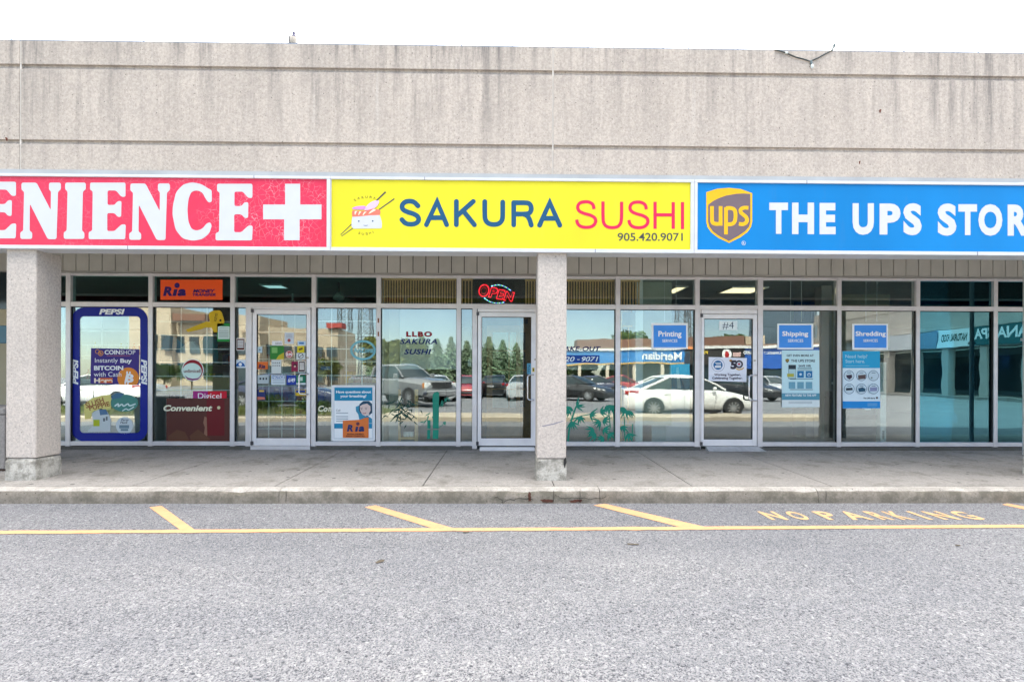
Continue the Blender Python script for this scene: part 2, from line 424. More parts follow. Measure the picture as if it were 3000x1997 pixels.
# cracks, rust and the dark open joint in the kerb in front of the middle pillar
b = B()
def yk(px, py):
    X, Z = P(px, py, YK - .003); return (X, YK - .003, Z)
def kline(pts, wd):
    q = [(x + rk.gauss(0, 2.5), y + rk.gauss(0, 1.6)) for x, y in chaikin(pts, 2)]; v = []
    for i, (x, y) in enumerate(q):
        ww = wd * (.6 + .8 * rk.random()); v += [yk(x, y - ww / 2), yk(x, y + ww / 2)]
    b.add(v, [(2 * i, 2 * i + 2, 2 * i + 3, 2 * i + 1) for i in range(len(q) - 1)])
kline([(1468, 1470), (1500, 1462), (1540, 1460), (1560, 1463)], 2)
kline([(1450, 1453), (1470, 1462), (1472, 1470)], 2); kline([(1628, 1446), (1645, 1460), (1700, 1455), (1745, 1461), (1775, 1456)], 1.6)
for px in (1622, 1699, 2420, 838): b.add([yk(px - .8, 1437), yk(px + .8, 1437), yk(px + 1.6, 1450), yk(px, 1471), yk(px - 1.4, 1471), yk(px - .6, 1452)], [(0, 1, 2, 3, 4, 5)])
struct('kerb_crack', b, plain('crack_dark', (.055, .05, .042), .95), recalc=False)
b = B()
for pts in ([(1549, 1440), (1554, 1440), (1556, 1452), (1555, 1468), (1548, 1468), (1547, 1452)], [(1582, 1463), (1600, 1461), (1622, 1463), (1620, 1471), (1590, 1471)],
            [(1668, 1465), (1690, 1462), (1706, 1464), (1702, 1471), (1672, 1471)]):
    q = []
    for (xa_, ya_), (xb_, yb_) in zip(pts, pts[1:] + pts[:1]):
        for k in range(4): f = k / 4; q.append((xa_ + (xb_ - xa_) * f + rk.gauss(0, 1.1), min(1471.5, ya_ + (yb_ - ya_) * f + rk.gauss(0, .9))))
    b.add([yk(*p) for p in q], [tuple(range(len(q)))])
struct('rust_stain', b, plain('rust', (.085, .032, .02), .9, 0, .5, 25), recalc=False)
# painted lines on the asphalt
yel = paint_worn('yellow_line_paint', (.66, .36, .18), .62)
def ground_poly(name, pts, lift=.004, seg=0):
    b = B(); q = [GP(*p) for p in pts]
    b.add([(x, y, lot_z(y) + lift) for x, y in q], [tuple(range(len(q)))]); return struct(name, b, yel, recalc=False)
XA, YA = GP(0, 1559.4); XB, YB = GP(3000, 1541.2)
sl = (YB - YA) / (XB - XA); wl = .046
b = B(); n = 240; lo, hi = [], []
for i in range(n + 1):
    x = -14 + 28 * i / n; y = YA + (x - XA) * sl
    lo.append((x, y - wl + rk.gauss(0, .004), lot_z(y) + .004)); hi.append((x, y + wl + rk.gauss(0, .004), lot_z(y) + .004))
b.add(lo + hi, [(i, i + 1, n + 2 + i, n + 1 + i) for i in range(n)]); struct('painted_line', b, yel, recalc=False)
for pts in ([(437, 1486), (473, 1481.6), (573, 1553.5), (530, 1553.5)], [(1068, 1485.5), (1100, 1480), (1330, 1547.6), (1268, 1548)],
            [(1738.5, 1480), (1772, 1475.5), (2068, 1543.8), (1995, 1544.4)], [(2936, 1478), (2951, 1474.5), (3290, 1537.8), (3215, 1538.4)], [(-190, 1490), (-150, 1486), (-160, 1558), (-215, 1558)]):
    ground_poly('painted_line', pts)
x0, yb = GP(2262, 1523); x1, _ = GP(2900, 1522); _, yt = GP(2262, 1498)
b = B()
for ch, a, c in (('N', 2262, 2317), ('O', 2338, 2388), ('P', 2430, 2478), ('A', 2500, 2570), ('R', 2588, 2628), ('K', 2646, 2690), ('I', 2725, 2750), ('N', 2770, 2826), ('G', 2846, 2900)):
    xa = GP(a, 1523)[0]; xb = GP(c, 1523)[0]
    b.wtext(ch, (xa, yb, lot_z(yb) + .004), (1, 0, 0), (0, 1, .01), (xb - xa) * (.5 if ch == 'I' else .92), yt - yb, bold=.03)
struct('painted_lettering', b, paint_worn('stencil_paint', (.60, .39, .2), .8), recalc=False)
# dark gum spots and litter on the pavement
b = B()
for i in range(260):
    x = rk.uniform(-6, 8); y = rk.uniform(YK + .2, FY - .05) ; r = rk.choice((.007, .01, .013, .022))
    b.add([(x + r * math.cos(a) * rk.uniform(.7, 1.4), y + r * math.sin(a) * rk.uniform(.6, 1), sw_z(y) + .002) for a in [i * .785 for i in range(8)]], [tuple(range(8))])
struct('pavement_gum_spot', b, plain('gum', (.05, .047, .045), .9), recalc=False)
# crack filler smear on the lot
for pts in ([(1098, 1648), (1112, 1641), (1127, 1640), (1124, 1646), (1104, 1651)], [(1836, 1592), (1872, 1594), (1870, 1597), (1840, 1596)], [(2798, 1596), (2815, 1597), (2813, 1600), (2800, 1599)], [(1355, 1559), (1375, 1557), (1374, 1561), (1358, 1562)]):
    b = B(); q = [GP(*p) for p in pts]; b.add([(x, y, lot_z(y) + .006) for x, y in q], [tuple(range(len(q)))])
    solo('dead_leaf', b, plain('leaf_litter', (.09, .075, .055), .9), {1098: 'brown dead leaf lying on the asphalt below the second sign', 1836: 'dark flat scrap on the asphalt below the third diagonal line', 2798: 'small brown scrap on the asphalt at the far right', 1355: 'dark scrap lying at the edge of the yellow line'}[pts[0][0]], 'litter', recalc=False)

# ================================================================== THE PLAZA BUILDING
fasc = concrete('fascia_concrete', (.455, .408, .362), streaks=1.0, zs=((Z_PAR, .62, .95), (Z_G1, 1.2, .7), (Z_G2, .5, .35)))
colm = concrete('pillar_concrete', (.50, .46, .42))
basem = concrete('pillar_base_concrete', (.47, .46, .42), grime=.6, gs=6.5)
sofm = plain('soffit_metal', (.46, .47, .45), .5, 0, .12); panm = plain('bulkhead_metal', (.42, .41, .375), .55, 0, .16, 1.7)
dark = plain('dark_gap', (.02, .02, .02), .9)
alum = plain('anodised_aluminium', (.62, .61, .62), .38, .25, .1, 5); alum2 = plain('door_aluminium', (.72, .72, .74), .35, .2, .08, 5)
trimw = plain('white_sign_metal', (.53, .55, .585), .4, 0, .08, 4)
greym = plain('grey_flashing', (.34, .36, .37), .45, .2, .15, 2)
bld = thing('plaza_building', 'long concrete shopping plaza with three shopfronts under a deep precast fascia', 'building', (0, FY, Z_SW))

XJ1, XJ2 = P(59, 300, YC)[0], P(1620, 300, YC)[0]; pitch = XJ2 - XJ1
prof = [(.16, Z_CB), (0, Z_CB), (0, Z_G2 - .055), (.012, Z_G2 - .05), (.03, Z_G2 - .022), (.03, Z_G2), (0, Z_G2 + .003),
        (0, Z_G1 - .055), (.012, Z_G1 - .05), (.03, Z_G1 - .022), (.03, Z_G1), (0, Z_G1 + .003), (0, Z_PAR), (.16, Z_PAR)]
for k in range(-1, 3):
    b = B(); x0 = XJ1 + pitch * k + .009; x1 = x0 + pitch - .018
    b.loft([[(x, YC + y, z) for y, z in prof] for x in (x0, x1)])
    part('fascia_panel', b, fasc, bld)
for k in range(0, 3):
    x = XJ1 + pitch * k
    part('sealant_joint', B().box(x - .0088, x + .0088, YC + .006, YC + .05, Z_CB, Z_PAR), plain('sealant', (.5, .47, .43), .7), bld)
part('coping', B().box(XJ1 - pitch, XJ1 + 3 * pitch, YC + .004, YC + .3, Z_PAR + .001, Z_PAR + .014), plain('coping_metal', (.2, .24, .3), .4, .5), bld)
Z_SB = P(1500, 738, YS)[1]
part('beam', B().box(-16, 16, YC + .17, YC + .45, Z_SB + .12, Z_PAR - .05), colm, bld)
part('flashing', B().box(-16, 16, YC - .045, YC - .003, P(1500, 519, YS)[1], Z_CB - .012).box(-16, 16, YC - .02, YC + .005, Z_CB - .011, Z_CB - .002), greym, bld)
part('underside_trim', B().box(-16, 16, YC + .001, YC + .05, Z_SB + .012, Z_SB + .03), greym, bld)
Z_SOF = P(1500, 752.5, FY)[1]
b = B()
x = -14.0
while x < 14: b.box(x, x + .248, YC + .46, FY - .065, Z_SOF, Z_SOF + .02); x += .262
part('soffit', b, sofm, bld)
part('soffit_backing', B().box(-16, 16, YC + .46, FY + .2, Z_SOF + .022, Z_SOF + .03), dark, bld)
Z_H0, Z_H1, Z_T0, Z_T1, Z_S0, Z_S1 = Zf(807), Zf(814.5), Zf(890.5), Zf(904), Zf(1294), Zf(1306)
b = B(); pw = 37.1 / 1500 * FY; x = Xf(193) - pw * 45
while x < 14: b.box(x + .006, x + pw - .006, FY - .06, FY - .04, Z_H0 + .02, Z_SOF - .004); x += pw
part('bulkhead', b, panm, bld)
part('bulkhead_backing', B().box(-16, 16, FY - .036, FY + .05, Z_H0 + .021, Z_SOF - .003), dark, bld)
part('head_flashing', B().box(-16, 16, FY - .075, FY + .04, Z_H0 + .002, Z_H0 + .017), plain('head_metal', (.33, .32, .29), .5, .2), bld)
# pillars
XP0, XP1 = P(16, 1300, YP)[0], P(101, 1300, YP)[0]; XM0, XM1 = P(1573.5, 1300, YP)[0], P(1659, 1300, YP)[0]
pp = XM0 - XP0; pwid = XM1 - XM0; PD = .335; z_base = P(1500, 1344.5, YP)[1]
for k in (-1, 0, 1, 2):
    x0 = XP0 + pp * k
    c = part('pillar', B().box(x0, x0 + pwid, YP, YP + PD, z_base + .006, Z_SB + .011), colm, bld, bevel=.014)
    rb = random.Random(k + 9); bb = B()
    rings = []
    for z, e in ((sw_z(YP) - .02, .006), (sw_z(YP) + .1, .003), (z_base - .03, .0), (z_base, -.008)):
        q = []
        for (x, y) in ((x0, YP), (x0 + pwid * .5, YP), (x0 + pwid, YP), (x0 + pwid, YP + PD), (x0, YP + PD)):
            q.append((x + (e if x > x0 else -e) + rb.gauss(0, .003), y + (-e if y == YP else e) + rb.gauss(0, .003), z + (rb.gauss(0, .004) if z > .3 else 0)))
        rings.append(q)
    bb.loft(rings); part('pillar_base', bb, basem, bld, bevel=.006)
    # black scuff and broken lower corner
    if k == 1:
        s = B().poly([(1586, 1247), (1620, 1240), (1650, 1231), (1651, 1233), (1622, 1243), (1590, 1249)], YP - .0015)
        part('scuff', s, plain('scuff_grey', (.2, .2, .25), .8), c, recalc=False)
        part('chipped_corner', B().slab([(1651, 1346), (1658, 1338), (1660, 1352), (1655, 1372), (1651, 1360)], YP - .004, .003), dark, c)

# ------------------------------------------------------------------ shopfront glazing
gl_c = glass('shop_glass'); gl_b = glass('tinted_shop_glass', (.13, .46, .56), .20, (.32, .82, .96))
gl_d = glass('dark_transom_glass', (.6, .8, .77), .08); gl_door = glass('door_glass', (.75, .82, .81), .125)
grille = plain('white_grille', (.8, .84, .84), .45)
def bars(px_x, py_y, x0, x1, y0, y1, Y, r=.006):
    b = B()
    for p in px_x: X = P(p, 1100, Y)[0]; b.box(X - r, X + r, Y, Y + .012, P(1500, y1, Y)[1], P(1500, y0, Y)[1])
    for p in py_y: Z = P((x0 + x1) / 2, p, Y)[1]; b.box(P(x0, 1100, Y)[0], P(x1, 1100, Y)[0], Y - .011, Y - .001, Z - r, Z + r)
    return b
def frame_bay(m0, m1, x1, glz, trg, door=None, side=None):
    """m0-m1: left mullion, x1: left edge of the next one (photo pixels at the frame plane)"""
    b = B(); X0, X1, X2 = Xf(m0), Xf(m1), Xf(x1); d0, d1 = FY, FY + .1
    b.box(X0, X1, d0 - .003, d1, Z_SW + .012, Z_H0)
    b.box(X1, X2, d0, d1 - .002, Z_H1, Z_H0 - .002); b.box(X1, X2, d0, d1 - .002, Z_T1, Z_T0)
    xr = X2 if not door else Xf(door[0])
    if door:
        j0, j1 = door[0], door[1]
        b.box(Xf(j0), Xf(j1), d0 - .001, d1, Z_SW + .012, Z_T1 - .001)
        if X1 < Xf(j0) - .02: b.box(X1, Xf(j0), d0, d1 - .002, Z_S1, Z_S0)
    else: b.box(X1, X2, d0, d1 - .002, Z_S1, Z_S0)
    w = part('window', b, alum, bld, bevel=.003)
    part('transom_pane', B().box(X1 + .002, X2 - .002, GY - .003, GY + .003, Z_T0 - .004, Z_H1 + .004), trg, w)
    if xr - X1 > .06: part('pane', B().box(X1 + .002, xr - .002, GY - .003, GY + .003, Z_S0 - .004, Z_T1 + .004), glz, w)
    part('gasket', B().box(X1, X1 + .006, d0 + .012, GY - .004, Z_S0, Z_T1).box(xr - .006, xr, d0 + .012, GY - .004, Z_S0, Z_T1).box(X1 + .007, xr - .007, d0 + .012, GY - .004, Z_T1 - .006, Z_T1), dark, w)
    return w
def door(l0, l1, g0, g1, gy0, gy1, top, hx0, hx1, hy0, hy1, lab, hinge=0):
    b = B(); X0, X1, A0, A1 = Xf(l0), Xf(l1), Xf(g0), Xf(g1); z0, z1, q0, q1 = Z_S1 + .004, Zf(top), Zf(gy1), Zf(gy0); d0, d1 = FY + .004, FY + .05
    b.box(X0, A0, d0, d1, z0, z1).box(A1, X1, d0, d1, z0, z1).box(A0, A1, d0 + .001, d1, q1, z1).box(A0, A1, d0 + .001, d1, z0, q0)
    w = part('door', b, alum2, bld, bevel=.003, label=lab)
    part('pane', B().box(A0 - .004, A1 + .004, FY + .024, FY + .03, q0 - .004, q1 + .004), gl_door, w)
    part('gasket', B().box(A0, A0 + .007, d0 + .006, FY + .022, q0, q1).box(A1 - .007, A1, d0 + .006, FY + .022, q0, q1).box(A0 + .008, A1 - .008, d0 + .006, FY + .022, q1 - .007, q1).box(A0 + .008, A1 - .008, d0 + .006, FY + .022, q0, q0 + .007), dark, w)
    hX1 = Xf(hx1); hX0 = Xf(hx0); za, zb = Zf(hy0), Zf(hy1)
    pts = [(hX1, FY + .004, za), (hX1, FY - .05, za), (hX1 - .02, FY - .062, za), (hX0 + .02, FY - .062, za - .005), (hX0, FY - .062, za - .03), (hX0, FY - .062, zb + .03), (hX0 + .02, FY - .062, zb + .005), (hX1 - .02, FY - .062, zb), (hX1, FY - .05, zb), (hX1, FY + .004, zb)]
    part('handle', B().tube(pts, .011, 8), plain('satin_steel', (.7, .7, .72), .25, .8), w, smooth=60)
    for z in (z0 + .01, z1 - .05): part('pivot_hinge', B().box(X0 - .02, X0 + .02, FY - .012, FY + .002, z, z + .055), plain('dark_hinge', (.07, .07, .08), .4, .5), w)
    lz = Zf((hy0 + gy0) / 2 + 40)
    part('lock', B().cyl((X1 - .04, FY - .006, lz), (X1 - .04, FY + .003, lz), .017, n=16), plain('lock_brass', (.4, .38, .33), .3, .8), w, smooth=50)
    part('header', B().box(Xf(l0), Xf(l1), FY - .002, FY + .08, z1 + .006, Z_T1 - .002), alum2, w, bevel=.002)
    return w
M = [(192, 206), (434, 446.5), (674, 687), (912, 925), (1102, 1115), (1337, 1350), (1578, 1592), (1803, 1817), (2036, 2049.5), (2220, 2235), (2453, 2465), (2684, 2695), (2911.5, 2923), (3100, 3113)]
frame_bay(50, 64, 192, gl_c, gl_d)
w1 = frame_bay(*M[0], M[1][0], gl_c, gl_d); w2 = frame_bay(*M[1], M[2][0], gl_c, gl_d)
frame_bay(*M[2], M[3][0], gl_c, gl_d, door=(719.5, 737)); w4 = frame_bay(*M[3], M[4][0], gl_c, gl_d)
frame_bay(*M[4], M[5][0], gl_c, gl_c); frame_bay(*M[5], M[6][0], gl_c, gl_c, door=(1383.5, 1397.5))
frame_bay(*M[6], M[7][0], gl_c, gl_c); frame_bay(*M[7], M[8][0], gl_c, gl_c)
frame_bay(*M[8], M[9][0], gl_c, gl_c, door=(2049.8, 2053.5)); frame_bay(*M[9], M[10][0], gl_c, gl_c)
frame_bay(*M[10], M[11][0], gl_c, gl_c); frame_bay(*M[11], M[12][0], gl_b, gl_b); frame_bay(*M[12], M[13][0], gl_b, gl_b)
d1 = door(739, 909, 751, 897.5, 923.5, 1284, 910, 881, 903, 1096.5, 1156, 'narrow aluminium glass door covered in stickers')
d2 = door(1399.5, 1576, 1410.5, 1556, 928, 1283.5, 915, 1545.5, 1562, 1097, 1171, 'glass door of the sushi shop beside the middle pillar')
d3 = door(2055, 2218.5, 2063, 2206, 930, 1286, 917, 2189, 2213, 1096, 1171, 'glass door of the shipping shop with an aluminium ramp')
part('threshold', B().box(Xf(1407), Xf(1566), FY - .13, FY - .006, sw_z(FY - .1) + .002, Z_S1 - .01), plain('white_threshold', (.72, .72, .74), .5), bld, bevel=.006)
xa, xb = Xf(2066), Xf(2232)
part('threshold', B().add([(xa, FY - .16, sw_z(FY - .16) + .003), (xb, FY - .16, sw_z(FY - .16) + .003), (xb - .06, FY - .008, Z_S1), (xa + .01, FY - .008, Z_S1), (xa, FY - .008, Z_SW), (xb, FY - .008, Z_SW)],
     [(0, 1, 2, 3), (0, 3, 4), (1, 5, 2), (0, 4, 5, 1), (2, 5, 4, 3)]), plain('ramp_metal', (.5, .51, .53), .5, .4, .2, 12), bld)
part('threshold', B().box(Xf(737), Xf(911), FY - .03, FY + .05, Z_SW + .002, Z_S1), alum, bld)
part('base_kerb', B().box(-16, Xf(737) - .002, FY - .03, FY + .12, Z_SW - .05, Z_S1 - .008).box(Xf(911) + .002, Xf(1383), FY - .032, FY + .12, Z_SW - .05, Z_S1 - .008).box(Xf(1592), Xf(2050), FY - .03, FY + .12, Z_SW - .05, Z_S1 - .008).box(Xf(2222), 16, FY - .03, FY + .12, Z_SW - .05, Z_S1 - .008), concrete('grimy_shaded_base', (.11, .11, .1), grime=.9), bld)  # grimy concrete, its colour also darkened for contact shade below the glass
# security grilles behind the glass
GRY = GY + .045
part('grille', bars((530, 605.5), (942, 982, 1022, 1061, 1101.5, 1142), 447, 674, 904, 1168, GRY), grille, w2)
part('grille', bars((298, 375), (935, 970, 1010, 1050, 1118, 1140), 208, 434, 904, 1292, GRY), grille, w1)
part('grille', bars((971, 1014, 1060.5), (941, 982, 1022, 1059, 1099.5, 1137), 926, 1102, 904, 1292, GRY), grille, w4)
part('grille', bars((787.6, 826, 863), (972.6, 1012.6, 1052, 1092, 1130, 1174, 1214, 1255), 751, 897, 925, 1284, FY + .07), grille, d1)
# rest of the row to the left of the pillar: next shop's wall
XL = Xf(50)
part('side_wall', B().box(-16, XL, FY, FY + .1, Zf(960), Z_T1 - .05).box(-16, XL, FY, FY + .1, Z_SW, Zf(1012)), plain('olive_panel', (.33, .29, .19), .6), bld)
part('side_stripe', B().box(-16, XL, FY - .006, FY + .1, Zf(1011), Zf(961)), plain('teal_stripe', (.03, .13, .19), .4), bld)
part('side_transom', B().box(-16, XL, FY, FY + .1, Z_T1 - .049, Z_H0), plain('black_glass', (.02, .03, .035), .1), bld)
# the rooms behind the glass
ZF, ZCL = Z_SW + .02, Zf(814) + .09
XR1, XR2 = Xf(1109) , P(1880, 1100, FY)[0]
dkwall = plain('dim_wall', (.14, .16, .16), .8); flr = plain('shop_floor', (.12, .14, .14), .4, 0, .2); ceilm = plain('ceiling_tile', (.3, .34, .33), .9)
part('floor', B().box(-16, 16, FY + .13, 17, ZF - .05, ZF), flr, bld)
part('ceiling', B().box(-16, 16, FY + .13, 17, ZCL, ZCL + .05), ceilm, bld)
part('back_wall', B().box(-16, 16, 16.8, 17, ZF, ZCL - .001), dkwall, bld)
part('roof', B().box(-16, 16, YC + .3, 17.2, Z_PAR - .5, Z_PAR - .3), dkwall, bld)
part('end_wall', B().box(-16.2, -16, YC, 17, 0, Z_PAR - .6), colm, bld); part('end_wall', B().box(16, 16.2, YC, 17, 0, Z_PAR - .6), colm, bld)
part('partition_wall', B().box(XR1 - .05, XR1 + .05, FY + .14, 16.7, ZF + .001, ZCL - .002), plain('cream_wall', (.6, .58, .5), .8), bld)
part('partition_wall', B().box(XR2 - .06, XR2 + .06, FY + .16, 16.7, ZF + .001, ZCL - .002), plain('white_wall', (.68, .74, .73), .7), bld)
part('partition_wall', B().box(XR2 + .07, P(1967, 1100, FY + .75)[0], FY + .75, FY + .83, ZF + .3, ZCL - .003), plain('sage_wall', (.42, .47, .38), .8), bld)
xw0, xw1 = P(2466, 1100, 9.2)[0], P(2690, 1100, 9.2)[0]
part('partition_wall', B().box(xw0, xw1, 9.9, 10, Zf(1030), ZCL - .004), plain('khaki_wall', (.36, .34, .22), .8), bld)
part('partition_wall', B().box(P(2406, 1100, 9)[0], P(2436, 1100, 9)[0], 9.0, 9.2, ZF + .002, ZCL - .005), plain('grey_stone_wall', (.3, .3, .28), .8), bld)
# wooden slat valances of the sushi shop
woodm = plain('pale_wood', (.8, .5, .22), .5, 0, .25, 8); woodd = plain('brown_wood', (.55, .29, .12), .45, 0, .25, 6)
def slats(x0, x1, gap=None):
    b = B(); Y = GY + .05; n = int((x1 - x0) / 8.0)
    def go(a, c):
        k = max(2, int((c - a) / 7.6))
        for i in range(k + 1):
            X = P(a + (c - a) * i / k, 850, Y)[0]; b.box(X - .0095, X + .0095, Y, Y + .02, Z_T0 - .02, Z_H1 + .01)
    if gap: go(x0, gap[0]); go(gap[1], x1)
    else: go(x0, x1)
    for (a, c) in ([(x0, x1)] if not gap else [(x0, gap[0]), (gap[1], x1)]):
        b.box(P(a - 3, 850, Y)[0], P(c + 3, 850, Y)[0], Y - .012, Y - .001, Z_H1 - .03, Z_H1 + .005)
    return b
part('slat_valance', slats(1119, 1334), woodm, bld); part('slat_valance', slats(1354, 1382), woodm, bld); part('slat_valance', slats(1541, 1574), woodm, bld)
part('slat_valance', slats(1596, 1800), woodm, bld); part('slat_valance', slats(1821, 1872), woodm, bld)
part('valance_backing', B().box(Xf(1115), Xf(1383), GY + .12, GY + .13, Z_T0 - .05, ZCL - .01).box(Xf(1540), Xf(1873), GY + .12, GY + .13, Z_T0 - .05, ZCL - .01), plain('dark_board', (.06, .045, .025), .9), bld)  # dark brown board behind the slats
#@@SECTION3
# ================================================================== THE SIGN BAND
def za(scale, ox, oy): return lambda pts: [(ox + x / scale, oy + y / scale) for x, y in pts]
za1 = za(2.356, 0, 480); za2 = za(2.142, 950, 480); za3 = za(2.356, 2000, 480)
def sign_box(name, label, cat, x0, x1, yt, fl, fr, face_mat):
    """x0,x1: cabinet edges in photo pixels; fl,fr: width of the end frames"""
    X0, X1 = P(x0, 630, YS)[0], P(x1, 630, YS)[0]
    zt, zb = P(1500, 521, YS)[1], P(1500, 738, YS)[1]; ft, fb = P(1500, 529, YS)[1], P(1500, 727.5, YS)[1]
    t = thing(name, label, cat, ((X0 + X1) / 2, YS, zb))
    b = B(); y1 = YC - .004
    A0, A1 = P(x0 + fl, 630, YS)[0], P(x1 - fr, 630, YS)[0]
    b.box(X0, X1, YS, y1, ft, zt).box(X0, X1, YS, y1 + .14, zb, fb)
    if fl: b.box(X0, A0, YS + .001, y1, fb, ft)
    if fr: b.box(A1, X1, YS + .001, y1, fb, ft)
    fr_ = part('cabinet', b, trimw, t, bevel=.004)
    s = B(); k = 0
    for sx in range(int(x0 // 560) * 560 + 314, int(x1), 870):
        if x0 < sx < x1: X = P(sx, 735, YS)[0]; s.box(X - .003, X + .003, YS - .0015, YS + .01, zb - .001, fb)
        sx2 = sx + 370
        if x0 < sx2 < x1: X = P(sx2, 525, YS)[0]; s.box(X - .003, X + .003, YS - .0015, YS + .01, ft, zt + .001)
    if s.v: part('trim_joint', s, plain('trim_gap', (.12, .12, .16), .8), fr_)
    part('sign_face', B().box(A0, A1, YS + .018, YS + .03, fb, ft), face_mat, t)
    return t, YS + .0165
def face(name, rgb):
    m, t, b = nodes(name); v = coords(t, (1, 1, .35)); n = noise(t, v, 1.1, 3, .5); g = noise(t, coords(t, (3, 3, .6)), 2.2, 6, .7)
    c = mix(t, ramp(t, n, .3, .7), tuple(x * .9 for x in rgb), tuple(x * 1.07 for x in rgb))  # broad tone variation painted in for uneven fluorescent glow behind the face
    c = mix(t, ramp(t, g, .58, .8, 0, .22), c, tuple(.5 * x + .06 for x in rgb))
    L(t, c, b.inputs['Base Color']); b.inputs['Roughness'].default_value = .35; b.inputs['Specular IOR Level'].default_value = .22; bump(t, b, noise(t, v, 1.6, 2, .4), .15, .02); MATS[name] = m; return m
def crackle_red(name):
    m, t, b = nodes(name); v = coords(t)
    vo = N(t, 'ShaderNodeTexVoronoi', feature='DISTANCE_TO_EDGE'); vo.inputs['Scale'].default_value = 15
    w = noise(t, v, 6, 3, .6)
    wv = N(t, 'ShaderNodeVectorMath', operation='MULTIPLY_ADD'); wv.inputs[1].default_value = (.12, .12, .12)
    nn = N(t, 'ShaderNodeTexNoise'); nn.inputs['Scale'].default_value = 9; L(t, v, nn.inputs['Vector'])
    L(t, nn.outputs[1], wv.inputs[0]); L(t, v, wv.inputs[2]); L(t, wv.outputs[0], vo.inputs['Vector'])
    patch = ramp(t, noise(t, v, 1.3, 4, .6), .46, .58)
    sx = N(t, 'ShaderNodeSeparateXYZ'); L(t, v, sx.inputs[0])
    right = ramp(t, sx.outputs['X'], -4.6, -2.6, .3, 1)
    line = mth(t, 'MULTIPLY', ramp(t, vo.outputs['Distance'], .008, .032, 1, 0), mth(t, 'MULTIPLY', patch, right))
    c = mix(t, ramp(t, w, .3, .7), (.55, .008, .046), (.62, .012, .062))
    c = mix(t, mth(t, 'MULTIPLY', line, .6), c, (.72, .38, .42))
    L(t, c, b.inputs['Base Color']); b.inputs['Roughness'].default_value = .4; MATS[name] = m; return m
white_ink = ink('white_vinyl', (.50, .525, .565))
# red sign with slab letters
t, y = sign_box('convenience_sign', 'red shop sign with cracked face reading ENIENCE and a white plus', 'sign', -1500, 967.5, 516, 11, 11, crackle_red('cracked_red_vinyl'))
Ep = [(622, 130), (866, 130), (866, 228), (838, 228), (800, 184), (742, 184), (742, 284), (790, 284), (812, 257), (838, 257), (836, 366), (812, 366), (790, 340), (740, 340), (740, 464), (790, 464), (838, 418), (868, 418), (864, 520), (612, 520), (612, 470), (636, 462), (640, 190), (622, 180)]
Np = [(148, 130), (252, 130), (350, 320), (352, 190), (338, 178), (338, 130), (420, 130), (420, 178), (400, 192), (390, 520), (330, 520), (206, 275), (204, 462), (222, 474), (222, 518), (140, 518), (140, 472), (160, 462), (166, 192), (148, 180)]
Ip = [(450, 130), (592, 130), (592, 178), (572, 190), (566, 462), (582, 474), (582, 518), (440, 518), (440, 472), (460, 462), (466, 190), (450, 178)]
Cp = [(1440, 268), (1418, 240), (1398, 198), (1360, 182), (1320, 192), (1300, 245), (1293, 320), (1300, 400), (1322, 450), (1358, 462), (1398, 448), (1425, 412), (1450, 402), (1462, 425), (1445, 480), (1395, 520), (1330, 531), (1260, 515), (1212, 455), (1190, 350), (1193, 290), (1215, 195), (1265, 142), (1325, 127), (1390, 140), (1440, 172), (1461, 182), (1462, 262)]
Pp = [(1968, 138), (2072, 138), (2072, 281), (2219, 281), (2219, 383), (2068, 383), (2068, 527), (1961, 527), (1961, 383), (1816, 383), (1816, 281), (1968, 281)]
for pts, dx, dy, r in ((Ep, -756, -6, 13), (Np, 0, 0, 15), (Ip, 0, 0, 15), (Ep, 0, 0, 13), (Np, 752, 6, 15), (Cp, 0, 0, 22), (Ep, 876, 8, 13), (Pp, 0, 0, 0), (Np, -1080, -10, 15)):
    q = [(a + dx, c + dy) for a, c in pts]
    if r: q = fillet(q, r)
    part('letter', B().slab(za1(q), y, .001), white_ink, t)
# yellow sign
yel_f = face('yellow_sign_face', (.61, .56, .02))
t, y = sign_box('sushi_sign', 'yellow shop sign lettered SAKURA SUSHI with a sushi drawing', 'sign', 968.2, 2034, 521, 1.5, 10, yel_f)
navy = ink('navy_vinyl', (.006, .07, .16)); crim = ink('crimson_vinyl', (.56, .012, .07)); charc = ink('charcoal_vinyl', (.055, .06, .06))
def letters(name, strokes_list, wd, mat, cap, t, y, z=za2, smooth=2):
    for strokes in strokes_list:
        b = B()
        for i, s in enumerate(strokes): b.stroke(z(s), wd / 2.142, y - .0005 * i, cap, smooth if len(s) > 3 else 0)
        part(name, b, mat, t, recalc=False)
S1 = [(588, 264), (566, 240), (540, 233), (508, 237), (487, 258), (490, 286), (520, 302), (560, 313), (590, 331), (594, 358), (572, 376), (540, 380), (508, 374), (487, 350)]
letters('letter', [[S1], [[(641, 382), (708, 237), (768, 382)], [(668, 338), (745, 338)]],
    [[(829, 236), (829, 382)], [(935, 236), (838, 322)], [(872, 295), (942, 382)]],
    [[(1007, 237), (1007, 320), (1010, 352), (1030, 376), (1065, 382), (1098, 376), (1118, 352), (1120, 320), (1120, 240)]],
    [[(1189, 383), (1189, 243)], [(1189, 244), (1250, 244), (1288, 246), (1302, 278), (1290, 312), (1252, 315), (1191, 315)], [(1250, 315), (1276, 326), (1290, 352), (1299, 384)]],
    [[(1351, 385), (1415, 243), (1478, 385)], [(1378, 342), (1455, 342)]]], 30, navy, 'round', t, y)
S2 = [(1693, 284), (1688, 255), (1665, 240), (1638, 237), (1604, 243), (1588, 268), (1596, 296), (1630, 312), (1672, 322), (1702, 340), (1704, 370), (1682, 394), (1645, 400), (1608, 394), (1588, 374), (1584, 350)]
